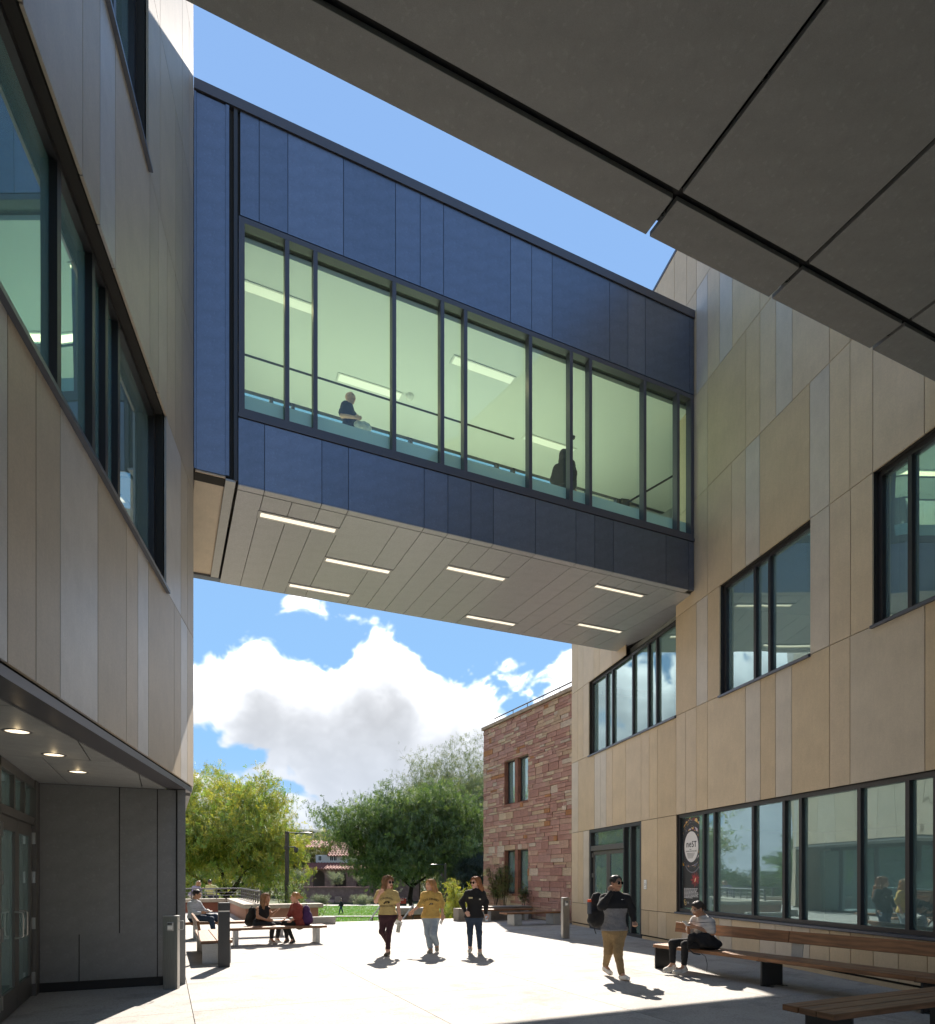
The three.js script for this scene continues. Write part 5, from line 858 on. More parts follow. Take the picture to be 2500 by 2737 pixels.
const bounds = (ps, m) => { const a = [1e9, 1e9, 1e9], b = [-1e9, -1e9, -1e9]; for (const q of ps) for (const p of [q.a, addv(q.a, q.ba)]) for (let i = 0; i < 3; i++) { const r = Math.max(q.r, q.R) + m; a[i] = Math.min(a[i], p[i] - r); b[i] = Math.max(b[i], p[i] + r); } return [a, b]; };
const SKIN = { fair: [0.62, 0.36, 0.26], light: [0.56, 0.32, 0.22], tan: [0.42, 0.235, 0.15], olive: [0.36, 0.20, 0.125] };
const HAIR = { brown: [0.12, 0.06, 0.03], gold: [0.40, 0.21, 0.08], auburn: [0.30, 0.12, 0.045], black: [0.012, 0.010, 0.010], dark: [0.03, 0.02, 0.015], lightbrown: [0.24, 0.13, 0.06] };
const clothM = (rgb, o = {}) => mat('cloth', rgb, 0.9, { map: T.cloth, size: 0.5, sheen: 0.3, ...o });

// J: joints in world space. A is the limb on the picture's left, B on its right.
function person(o) {
  const J = o.J, base = [J.hip[0], o.ground ?? 0, J.hip[2]], P = {}; for (const k in J) P[k] = sub(J[k], base); { const m = mixv(P.sA, P.sB, 0.5); for (const k of ['sA', 'sB']) P[k] = addv(mixv(P[k], m, 0.12), [0, -0.035, 0]); }
  const t = thing('person', o.label, 'person', base, 0, o.group), cell = o.cell ?? 0.016, w = o.w ?? 1, S = o.S ?? 1;
  const fw = nrmv([Math.sin(o.body), 0, Math.cos(o.body)]), face = nrmv([Math.sin(o.yaw) * Math.cos(o.pitch ?? 0), Math.sin(o.pitch ?? 0), Math.cos(o.yaw) * Math.cos(o.pitch ?? 0)]), right = nrmv([face[2], 0, -face[0]]);
  const up = nrmv([face[1] * right[2] - face[2] * right[1], face[2] * right[0] - face[0] * right[2], face[0] * right[1] - face[1] * right[0]]);
  const side = nrmv(sub(P.sB, P.sA)), hx = nrmv([side[0], 0, side[2]]), chest = addv(mixv(P.sA, P.sB, 0.5), [0, -0.13 * S, 0]), waist = mixv(chest, P.hip, 0.62);
  const hA = addv(P.hip, hx, -0.085 * w * S), hB = addv(P.hip, hx, 0.085 * w * S), K = 0.70;
  const torso = (g) => [prim(addv(P.hip, hx, -0.06 * w * S), addv(P.hip, hx, 0.06 * w * S), (0.135 + g) * w * S, (0.135 + g) * w * S, fw, K + 0.12), prim(P.hip, waist, (0.14 + g) * w * S, (0.125 + g * 1.2) * w * S, fw, K + 0.05), prim(waist, chest, (0.125 + g * 1.2) * w * S, (0.145 + g) * w * S, fw, K), prim(addv(chest, hx, -0.06 * S), addv(chest, hx, 0.06 * S), (0.12 + g) * w * S, (0.12 + g) * w * S, fw, K + 0.05), prim(addv(P.sA, [0, -0.02, 0]), mixv(mixv(P.sA, P.sB, 0.5), P.neck, 0.55), (0.05 + g) * S, (0.055 + g * 0.6) * S), prim(addv(P.sB, [0, -0.02, 0]), mixv(mixv(P.sA, P.sB, 0.5), P.neck, 0.55), (0.05 + g) * S, (0.055 + g * 0.6) * S), prim(mixv(P.sA, P.sB, 0.5), addv(P.neck, [0, -0.02, 0]), (0.07 + g * 0.5) * S, (0.058 + g * 0.4) * S)];
  const arm = (s, e, wr, g, tEnd = 1) => tEnd <= 0.5 ? [prim(s, mixv(s, e, tEnd * 2), (0.05 + g) * S * w, (0.046 + g * 1.3) * S * w)] : [prim(s, e, (0.05 + g) * S * w, (0.040 + g) * S * w), prim(e, mixv(e, wr, tEnd * 2 - 1), (0.040 + g) * S * w, (0.029 + g * (0.7)) * S)];
  const leg = (h, k, a, g, tEnd = 1) => [prim(h, k, (0.088 + g) * S * w, (0.056 + g) * S), prim(k, mixv(k, a, tEnd), (0.056 + g) * S, lerp(0.056, 0.037, tEnd) * S + g * (o.flare ?? 1))];
  // ---- body: torso, limbs and neck on one grid, head and hands finer, all one geometry
  const bodyP = [...torso(0), ...arm(P.sA, P.eA, P.wA, 0), ...arm(P.sB, P.eB, P.wB, 0), ...leg(hA, P.kA, P.aA, 0), ...leg(hB, P.kB, P.aB, 0), prim(P.neck, addv(P.head, up, -0.06), 0.05 * S, 0.048 * S), prim(P.aA, P.tA, 0.034, 0.028), prim(P.aB, P.tB, 0.034, 0.028)];
  const HS = S * 1.06, HV = o.hairVol ?? 1.03, hc = P.head, hp = (r, u, f) => addv(addv(addv(hc, right, r * HS), up, u * HS), face, f * HS);
  const headP = [prim(hp(0, 0.025, -0.018), hp(0, 0.03, 0.012), 0.082 * S, 0.078 * S), prim(hp(0, -0.02, 0.03), hp(0, -0.085, 0.052), 0.062 * S, 0.034 * S), prim(hp(0, 0.012, 0.086), hp(0, -0.03, 0.104), 0.010 * S, 0.014 * S), prim(hp(-0.032, -0.005, 0.062), hp(0.032, -0.005, 0.062), 0.03 * S, 0.03 * S), prim(hp(-0.03, 0.032, 0.082), hp(0.03, 0.032, 0.082), 0.010, 0.010), prim(hp(-0.018, -0.056, 0.088), hp(0.018, -0.056, 0.088), 0.010 * S, 0.010 * S), prim(hp(-0.083, 0.012, -0.005), hp(-0.083, -0.028, 0.0), 0.013 * S, 0.010 * S), prim(hp(0.083, 0.012, -0.005), hp(0.083, -0.028, 0.0), 0.013 * S, 0.010 * S), prim(hp(0, -0.06, -0.02), mixv(hc, P.neck, 0.85), 0.05 * S, 0.052 * S)];
  const hand = (wr, tip, el, cls) => {
    const d = nrmv(sub(tip, wr)), fore = nrmv(sub(wr, el)); let n = nrmv(addv(fw, d, -(fw[0] * d[0] + fw[1] * d[1] + fw[2] * d[2]))); const s = nrmv([d[1] * n[2] - d[2] * n[1], d[2] * n[0] - d[0] * n[2], d[0] * n[1] - d[1] * n[0]]), L = 0.085 * S, pm = addv(wr, d, L), ps = [prim(addv(wr, d, 0.02), addv(pm, d, -0.02), 0.03 * S, 0.034 * S, n, 0.5)];
    [-0.03, -0.01, 0.01, 0.03].forEach((q, i) => { const a = addv(addv(wr, d, L * 0.85), s, q * S), l = [0.055, 0.068, 0.064, 0.048][i] * S, m = addv(addv(a, d, l * (cls ? 0.5 : 0.6)), n, cls ? 0.018 : 0.004), e = addv(addv(m, d, l * (cls ? -0.15 : 0.45)), n, cls ? 0.03 : 0.012); ps.push(prim(a, m, 0.0095, 0.009), prim(m, e, 0.009, 0.0078)); });
    const ta = addv(addv(wr, d, L * 0.3), s, -0.028), tm = addv(addv(ta, d, 0.03), s, -0.022), te = addv(tm, d, 0.03); ps.push(prim(ta, tm, 0.012, 0.0105), prim(tm, te, 0.0105, 0.009)); return ps;
  };
  const gs = []; const mesher = (ps, k, c) => { const [a, b] = bounds(ps, 0.03); return nets(field(ps, k), a, b, c); };
  gs.push(mesher(bodyP, 0.035, cell)); gs.push(mesher(headP, 0.022, o.hcell ?? 0.007));
  if (!o.noHands) { gs.push(mesher(hand(P.wA, P.hA, P.eA, o.fistA), 0.008, 0.0055)); gs.push(mesher(hand(P.wB, P.hB, P.eB, o.fistB), 0.008, 0.0055)); }
  const body = mergeGeometries(gs), cp = body.attributes.position, col = [], sk = o.skin;
  for (let i = 0; i < cp.count; i++) { const d = sub([cp.getX(i), cp.getY(i), cp.getZ(i)], hc), r = (d[0] * right[0] + d[1] * right[1] + d[2] * right[2]) / S, u = (d[0] * up[0] + d[1] * up[1] + d[2] * up[2]) / S, f = (d[0] * face[0] + d[1] * face[1] + d[2] * face[2]) / S; let c = sk; if (f > 0.06 && Math.abs(r) < 0.027 && u > -0.068 && u < -0.045) c = o.openMouth ? [0.14, 0.03, 0.03] : [sk[0] * 0.85, sk[1] * 0.55, sk[2] * 0.55]; else if (f > 0.05 && Math.abs(r) > 0.014 && Math.abs(r) < 0.05 && u > 0.026 && u < 0.04) c = o.hair ?? HAIR.dark; col.push(...c); }
  body.setAttribute('color', new THREE.Float32BufferAttribute(col, 3));
  const bm = mat('skin', [1, 1, 1], 0.55); bm.vertexColors = true; mesh('body', body, bm, t);
  for (const s of [-1, 1]) mesh('eye', at(new THREE.SphereGeometry(0.0105 * S, 10, 8), ...hp(s * 0.03, 0.012, 0.074)), M.black, t);
  // ---- clothes
  const clip = (ps, k, fn, c) => { const [a, b] = bounds(ps, 0.05), f = field(ps, k); return nets((x, y, z) => Math.max(f(x, y, z) + 0.004 * (Math.sin(y * 60 + x * 23) * Math.sin(z * 40 + y * 31)), fn(x, y, z)), a, b, c); };
  const tg = o.top.g ?? 0.014, hem = P.hip[1] + (o.top.hem ?? 0.02), nk = P.neck[1] + (o.top.neck ?? -0.015);
  const sleeves = o.top.sleeve ?? 0.3, sp = [...torso(tg), ...(sleeves > 0 ? [...arm(P.sA, P.eA, P.wA, o.top.sg ?? tg + 0.006, sleeves), ...arm(P.sB, P.eB, P.wB, o.top.sg ?? tg + 0.006, sleeves)] : [])];
  const seated = o.seated, shirtF = field(sp, 0.04);
  const inTorso = (x, y, z) => { const dx = x - P.hip[0], dz = z - P.hip[2]; return Math.hypot(dx, dz) < 0.24 * w; };
  const top = mesh('top', clip(sp, 0.04, (x, y, z) => { const nd = Math.hypot(x - P.neck[0], y - P.neck[1] - 0.02, z - P.neck[2]); let d = Math.max((o.top.neckR ?? 0.062) - nd, y - nk - 0.09); if (inTorso(x, y, z) || !seated) d = Math.max(d, (Math.hypot(x - P.wA[0], y - P.wA[1], z - P.wA[2]) < 0.12 || Math.hypot(x - P.wB[0], y - P.wB[1], z - P.wB[2]) < 0.12) && sleeves > 0.5 ? -1 : hem - y); return d; }, cell * 0.85), o.top.m, t);
  const pp = [...torso(0.012).slice(0, 2), ...leg(hA, P.kA, P.aA, o.pants.g ?? 0.012, o.pants.len ?? 0.95), ...leg(hB, P.kB, P.aB, o.pants.g ?? 0.012, o.pants.len ?? 0.95)];
  mesh('trousers', clip(pp, 0.03, (x, y, z) => y - (P.hip[1] + 0.11), cell * 0.85), o.pants.m, t);
  for (const [a, q] of [[P.aA, P.tA], [P.aB, P.tB]]) { const d = nrmv(sub(q, a)), h = [d[0], 0, d[2]], heel = addv(addv(a, [0, -0.055, 0]), h, -0.02), toe = addv(q, [0, -0.004, 0]), ps = [prim(heel, toe, 0.042, 0.036), prim(mixv(heel, toe, 0.6), toe, 0.043, 0.036), prim(a, heel, 0.045, 0.042)]; const lo = Math.min(heel[1], toe[1]) - 0.036; const s = mesh('shoe', clip(ps, 0.03, (x, y, z) => Math.max(lo - y, y - a[1] - 0.035), 0.009), o.shoe, t); const sps = [prim(addv(heel, [0, -0.03, 0]), addv(toe, [0, -0.028, 0]), 0.046, 0.042, [0, 1, 0], 0.3)]; mesh('sole', mesher(sps, 0.01, 0.01), o.sole ?? M.white, s); }
  // ---- hair
  if (o.hair) {
    const ps = [prim(hp(0, 0.042, -0.026), hp(0, 0.05, 0.0), 0.093 * S * HV, 0.087 * S * HV)]; const H = o.hairLen ?? 0, sw = o.hairSweep ?? [0, 0, 0];
    if (H > 0) for (const [r, f] of [[-0.065, -0.025], [-0.035, -0.07], [0, -0.082], [0.035, -0.07], [0.065, -0.025]]) { const a = hp(r, 0.02, f), b = addv(hp(r * 1.15, -0.1, f * 1.05), sw, 0.3), c = addv(addv(hp(r * 1.1, 0, f * 1.1), [0, -H, 0]), sw, 1); ps.push(prim(a, b, 0.038 * S * HV, 0.04 * S * HV), prim(b, c, 0.04 * S * HV, 0.016 * S * HV)); }
    if (o.bun) ps.push(prim(hp(0, 0.03, -0.09), hp(0, 0.02, -0.14), 0.035, 0.03), prim(hp(0, 0.02, -0.13), hp(0, 0.0, -0.19), 0.024, 0.006));
    if (o.tail) ps.push(prim(hp(0, 0.02, -0.09), hp(0, -0.05, -0.13), 0.03, 0.026), prim(hp(0, -0.05, -0.13), hp(0, -0.13, -0.12), 0.026, 0.010));
    const faceP = [prim(hp(0, 0.015, 0.075), hp(0, -0.08, 0.085), 0.068 * S, 0.06 * S), prim(hp(0, -0.09, 0.02), hp(0, -0.11, 0.05), 0.05 * S, 0.05 * S), prim(hp(0, 0.03, 0.07), hp(0, 0.0, 0.07), 0.062 * S, 0.062 * S)], ff = field(faceP, 0.02), hf = field(ps, 0.025), [a, b] = bounds(ps, 0.03), fr = o.hairRough ?? 0.005, short = H === 0;
    const hg = nets((x, y, z) => { const d = sub([x, y, z], hc), r = d[0] * right[0] + d[2] * right[2], f = d[0] * face[0] + d[1] * face[1] + d[2] * face[2], u = d[0] * up[0] + d[1] * up[1] + d[2] * up[2], an = Math.atan2(r, -f); let e = Math.max(hf(x, y, z) + fr * Math.sin(an * 24 + y * 14) + fr * 0.6 * Math.sin(an * 51 - y * 30), -ff(x, y, z)); if (short) e = Math.max(e, -(u + 0.055 - (f > 0 ? f * 0.9 : 0))); return e; }, a, b, o.hcell ?? 0.007);
    const cc = [], hp2 = hg.attributes.position; for (let i = 0; i < hp2.count; i++) { const k = 0.65 + 0.7 * vn3(hp2.getX(i) * 90, hp2.getY(i) * 9, hp2.getZ(i) * 90); cc.push(o.hair[0] * k, o.hair[1] * k, o.hair[2] * k); } hg.setAttribute('color', new THREE.Float32BufferAttribute(cc, 3));
    const hm = mat('hair', [1, 1, 1], 0.42, { sheen: 0.4 }); hm.vertexColors = true; mesh('hair', hg, hm, t);
  }
  if (o.glasses) { const gl = [], lens = o.glasses === 'sun' ? M.black : M.galv; for (const s of [-1, 1]) { const c = hp(s * 0.033, 0.01, 0.097), g = o.glasses === 'sun' ? new THREE.CylinderGeometry(0.027, 0.027, 0.006, 18) : new THREE.TorusGeometry(0.025, 0.003, 6, 20); if (o.glasses === 'sun') g.rotateX(Math.PI / 2); g.applyMatrix4(new THREE.Matrix4().makeBasis(new THREE.Vector3(...right), new THREE.Vector3(...up), new THREE.Vector3(...face))); g.translate(...c); gl.push(g); gl.push(rod(hp(s * 0.06, 0.015, 0.09), hp(s * 0.083, 0.015, -0.005), 0.003)); } gl.push(rod(hp(-0.01, 0.016, 0.1), hp(0.01, 0.016, 0.1), 0.003)); mesh('glasses', gl.map((g) => (g.index ? g.toNonIndexed() : g)), mat('glasses', o.glasses === 'sun' ? [0.008, 0.008, 0.01] : [0.5, 0.48, 0.45], 0.1), t); }
  // ---- flat prints laid on the front of the top
  for (const p of o.prints ?? []) {
    const c = addv(addv(mixv(P.sA, P.sB, 0.5), hx, p.x), [0, -p.y, 0]), nxs = 14, nys = 10, pos = [], uv = [], idx = [];
    for (let j = 0; j <= nys; j++) for (let i = 0; i <= nxs; i++) { let q = addv(addv(c, hx, (i / nxs - 0.5) * p.w), [0, (j / nys - 0.5) * p.h, 0]); q = addv(q, fw, 0.35); for (let k = 0; k < 60; k++) { const d = shirtF(...q); if (d < 0.007) break; q = addv(q, fw, -Math.max(0.002, (d - 0.006) * 0.8)); } pos.push(...q); uv.push(i / nxs, j / nys); }
    for (let j = 0; j < nys; j++) for (let i = 0; i < nxs; i++) { const a = j * (nxs + 1) + i, b = a + nxs + 1; idx.push(a, a + 1, b, b, a + 1, b + 1); }
    const g = new THREE.BufferGeometry(); g.setAttribute('position', new THREE.Float32BufferAttribute(pos, 3)); g.setAttribute('uv', new THREE.Float32BufferAttribute(uv, 2)); g.setIndex(idx); g.computeVertexNormals();
    mesh('print', g, p.m, top);
  }
  o.extra?.(t, P, { hp, face, right, up, fw, hx, base });
  return t;
}
// a picture point at a given distance becomes a place in the world: [zoom x, zoom y, metres nearer]
const shot = (x0, y0, s, D) => (a) => { const d = D - (a[2] ?? 0), k = D / 1765; return [(x0 + a[0] / s - 1250) * k, EYE - (y0 + a[1] / s - 2341) * k, -d]; };
const pose = (f, j) => { const r = {}; for (const k in j) r[k] = f(j[k]); return r; };
const shirtPrint = (w, h, draw) => { const tx = canvasTex(w, h, draw); return new THREE.MeshPhysicalMaterial({ name: 'shirt_print', map: tx, transparent: true, alphaTest: 0.4, roughness: 0.9 }); };
const arcText = (g, txt, cx, cy, R, span, size) => { g.font = 'bold ' + size + 'px serif'; g.textAlign = 'center'; [...txt].forEach((ch, i) => { const a = -span / 2 + span * i / (txt.length - 1); g.save(); g.translate(cx + Math.sin(a) * R, cy - Math.cos(a) * R); g.rotate(a); g.fillText(ch, 0, 0); g.restore(); }); };
// the printed animal emblem: a running body with a raised hump and two letters
const emblem = (g, x, y, s, c, l) => { g.save(); g.translate(x, y); g.scale(s, s); g.fillStyle = c; g.beginPath(); g.moveTo(-60, 30); g.lineTo(-72, 22); g.lineTo(-48, 2); g.lineTo(-40, -14); g.quadraticCurveTo(-10, -34, 24, -26); g.quadraticCurveTo(56, -22, 66, -4); g.lineTo(60, 18); g.lineTo(44, 12); g.lineTo(40, 30); g.lineTo(26, 18); g.lineTo(-6, 22); g.lineTo(-24, 14); g.lineTo(-44, 36); g.closePath(); g.fill(); g.fillStyle = l; g.font = 'bold 34px sans-serif'; g.textAlign = 'center'; g.fillText('CU', 6, 8); g.restore(); };

const sneaker = (c) => mat('sneaker', c, 0.7), denimB = clothM([0.03, 0.055, 0.10]), blackC = clothM([0.012, 0.012, 0.014]);
{ // woman with the raised hand
  const f = shot(960, 2330, 7.465, 14.15), gold = clothM([0.66, 0.50, 0.20]);
  const pr = shirtPrint(512, 420, (g) => { g.clearRect(0, 0, 512, 420); g.fillStyle = '#3a352c'; arcText(g, 'COLORADO', 256, 400, 300, 1.25, 82); emblem(g, 256, 235, 1.7, '#16130f', '#c9a85a'); g.font = 'bold 82px serif'; g.textAlign = 'center'; g.fillText('BUFFALOES', 256, 395, 470); });
  person({ label: 'woman in a pale gold lettered T-shirt and maroon leggings raising one hand', group: 'women walking across the court', J: pose(f, { head: [582, 222], neck: [575, 345], sA: [385, 395], eA: [345, 590, 0.06], wA: [425, 445, 0.17], hA: [510, 345, 0.17], sB: [735, 408], eB: [775, 640], wB: [815, 865, 0.05], hB: [818, 960, 0.08], hip: [573, 890], kA: [455, 1195, -0.02], aA: [540, 1440, -0.28], tA: [548, 1555, -0.16], kB: [598, 1210, 0.06], aB: [588, 1565, 0.08], tB: [560, 1640, 0.22] }), body: 0.05, yaw: 0.85, skin: SKIN.fair, hair: HAIR.lightbrown, hairLen: 0.26, hairVol: 1.22, hairRough: 0.012, glasses: 'sun', openMouth: true, top: { m: gold, sleeve: 0.32, g: 0.022, sg: 0.024, hem: 0.035 }, pants: { m: clothM([0.055, 0.018, 0.026]), g: 0.008, len: 0.9 }, shoe: sneaker([0.10, 0.085, 0.06]), prints: [{ x: 0.0, y: 0.17, w: 0.31, h: 0.25, m: pr }] });
}
{ // woman in the sweatshirt
  const f = shot(1090, 2330, 7.467, 14.64), gold = clothM([0.72, 0.47, 0.13]);
  const pr = shirtPrint(512, 300, (g) => { g.clearRect(0, 0, 512, 300); g.fillStyle = '#1d1d22'; arcText(g, 'COLORADO', 256, 520, 430, 0.98, 96); emblem(g, 262, 225, 1.05, '#14141a', '#c8c4bc'); });
  person({ label: 'woman in a mustard lettered sweatshirt and pale jeans with one arm held out', group: 'women walking across the court', J: pose(f, { head: [455, 278], neck: [470, 385], sA: [315, 435], eA: [285, 630, 0.06], wA: [125, 765, 0.16], hA: [40, 850, 0.16], sB: [630, 440], eB: [680, 640, -0.02], wB: [700, 840, 0.08], hB: [700, 935, 0.12], hip: [465, 905], kA: [410, 1230, -0.02], aA: [455, 1535, 0.0], tA: [430, 1592, 0.14], kB: [520, 1230, 0.1], aB: [580, 1470, -0.1], tB: [588, 1560, 0.02] }), body: 0.0, yaw: -0.95, skin: SKIN.light, hair: HAIR.gold, hairVol: 1.12, hairLen: 0.26, hairSweep: [0.08, 0.02, -0.02], hairRough: 0.008, top: { m: gold, sleeve: 0.68, g: 0.034, sg: 0.028, hem: -0.02 }, pants: { m: clothM([0.34, 0.42, 0.50]), g: 0.024, len: 0.9 }, shoe: sneaker([0.30, 0.27, 0.21]), prints: [{ x: 0.0, y: 0.14, w: 0.34, h: 0.19, m: pr }] });
}
{ // woman in the black pullover
  const f = shot(1090, 2330, 7.467, 14.5);
  person({ label: 'woman in a black pullover and blue jeans with long red hair and sunglasses', group: 'women walking across the court', J: pose(f, { head: [1352, 228], neck: [1385, 350], sA: [1185, 395], eA: [1075, 615, -0.04], wA: [1150, 785, 0.13], hA: [1225, 875, 0.15], sB: [1510, 395], eB: [1565, 605, -0.02], wB: [1562, 830, 0.05], hB: [1572, 920, 0.09], hip: [1325, 900], kA: [1245, 1215, 0.02], aA: [1248, 1505, -0.05], tA: [1232, 1575, 0.08], kB: [1425, 1215, 0.06], aB: [1440, 1560, 0.06], tB: [1425, 1625, 0.2] }), body: 0.0, yaw: -0.75, skin: SKIN.fair, hair: HAIR.auburn, hairVol: 1.12, hairLen: 0.40, hairSweep: [0.15, 0, -0.02], hairRough: 0.009, glasses: 'sun', top: { m: clothM([0.014, 0.014, 0.016]), sleeve: 0.97, g: 0.026, sg: 0.018, hem: -0.02, neckR: 0.055 }, pants: { m: denimB, g: 0.009, len: 0.88 }, shoe: sneaker([0.62, 0.57, 0.47]),
    extra: (t, P, h) => { const c = mixv(P.sA, P.sB, 0.5); mesh('name_tag', at(rbox(0.085, 0.035, 0.006, 0.002), c[0] - 0.10, c[1] - 0.10, c[2] + 0.135), mat('brass_tag', [0.55, 0.47, 0.25], 0.4), t); mesh('chest_emblem', at(rbox(0.04, 0.03, 0.005, 0.002), c[0] + 0.105, c[1] - 0.13, c[2] + 0.135), mat('emblem', [0.5, 0.46, 0.36], 0.7), t); } });
}
{ // man with the hand at his ear
  const f = shot(1580, 2320, 6.3, 11.07), grey = clothM([0.23, 0.235, 0.255]), blk = clothM([0.013, 0.014, 0.018]);
  const o = person({ label: 'man in a black and grey hoodie and khaki trousers touching his ear', J: pose(f, { head: [425, 262], neck: [420, 405], sA: [205, 470], eA: [155, 640, 0.1], wA: [305, 405, 0.16], hA: [325, 290, 0.1], sB: [620, 475], eB: [685, 700], wB: [705, 880, 0.06], hB: [712, 1000, 0.1], hip: [395, 1070], kA: [310, 1420, -0.08], aA: [295, 1672, -0.24], tA: [345, 1775, -0.08], kB: [425, 1410, 0.12], aB: [468, 1762, 0.22], tB: [515, 1790, 0.42] }), body: 0.12, yaw: 0.55, skin: SKIN.tan, hair: HAIR.black, glasses: 'sun', w: 1.04, fistB: true, fistA: true, top: { m: blk, sleeve: 0.97, g: 0.03, sg: 0.022, hem: 0.02 }, pants: { m: clothM([0.34, 0.235, 0.115]), g: 0.020, len: 0.94 }, flare: 0.8, shoe: sneaker([0.72, 0.70, 0.66]), sole: mat('gum_sole', [0.40, 0.27, 0.15], 0.7),
    extra: (t, P, h) => {
      // grey lower half of the hoodie, a shade larger than the black one under it
      const top = t.children.find((c) => c.name === 'top'), g = top.geometry.index ? top.geometry.toNonIndexed() : top.geometry, p = g.attributes.position, n = new THREE.BufferGeometry(), pos = [], yb = P.sA[1] - 0.165, xa = P.hip[0];
      top.geometry.computeVertexNormals(); const gi = top.geometry, ip = gi.attributes.position, inn = gi.attributes.normal, ix = gi.index;
      const body = (i) => { const x = ip.getX(i), y = ip.getY(i), z = ip.getZ(i), tt = clamp((y - P.hip[1]) / (P.sA[1] - P.hip[1])); const cx = lerp(P.hip[0], (P.sA[0] + P.sB[0]) / 2, tt); return y < yb && Math.abs(x - cx) < 0.235 && !(Math.hypot(x - P.eA[0], y - P.eA[1], z - P.eA[2]) < 0.10) && !(x - cx > 0.19 && y > P.hip[1] + 0.08); };
      for (let i = 0; i < ix.count; i += 3) { const T3 = [ix.getX(i), ix.getX(i + 1), ix.getX(i + 2)]; if (T3.every(body)) for (const v of T3) pos.push(ip.getX(v) + inn.getX(v) * 0.004, ip.getY(v) + inn.getY(v) * 0.004, ip.getZ(v) + inn.getZ(v) * 0.004); }
      n.setAttribute('position', new THREE.Float32BufferAttribute(pos, 3)); const uv = []; for (let i = 0; i < pos.length; i += 3) uv.push(pos[i], pos[i + 1]); n.setAttribute('uv', new THREE.Float32BufferAttribute(uv, 2)); n.computeVertexNormals(); mesh('hoodie_panel', n, grey, top);
      const c = mixv(P.sA, P.sB, 0.5), sw = new THREE.Shape(); sw.moveTo(-0.03, 0.004); sw.quadraticCurveTo(-0.03, -0.014, 0.03, 0.012); sw.quadraticCurveTo(-0.016, -0.005, -0.014, 0.008); sw.closePath(); const sg = new THREE.ShapeGeometry(sw); sg.rotateY(0.12); sg.translate(c[0] + 0.10, c[1] - 0.02, c[2] + 0.118); mesh('chest_mark', sg, mat('mark_white', [0.8, 0.8, 0.8], 0.6, { side: THREE.DoubleSide }), t);
    } });
  // his backpack shows behind the raised arm
  const b = thing('backpack', 'dark backpack with an orange bottle cap behind the man touching his ear', 'backpack', f([255, 900, -0.12]), 0.3);
  { const ps = [prim([-0.05, 0.02, -0.19], [-0.04, 0.36, -0.18], 0.15, 0.12, [0, 0, 1], 0.7), prim([-0.17, 0.0, -0.14], [-0.17, 0.14, -0.13], 0.07, 0.06)], [pa, pb] = bounds(ps, 0.04), pf = field(ps, 0.06); mesh('pack', nets((x, y, z) => pf(x, y, z) + 0.005 * Math.sin(y * 42 + x * 20) * Math.sin(x * 36), pa, pb, 0.012), clothM([0.022, 0.023, 0.026]), b); } mesh('bottle', [at(new THREE.CylinderGeometry(0.036, 0.036, 0.2, 16), -0.235, 0.22, -0.10)], mat('bottle_grey', [0.10, 0.11, 0.13], 0.25), b); mesh('bottle_cap', at(new THREE.CylinderGeometry(0.034, 0.036, 0.045, 16), -0.235, 0.342, -0.10), mat('orange_cap', [0.75, 0.10, 0.03], 0.4), b); mesh('strap', tube([[-0.2, 0.05, -0.12], [-0.17, -0.08, -0.08], [-0.13, -0.22, -0.06]], 0.008, 5, 8), M.black, b);
}
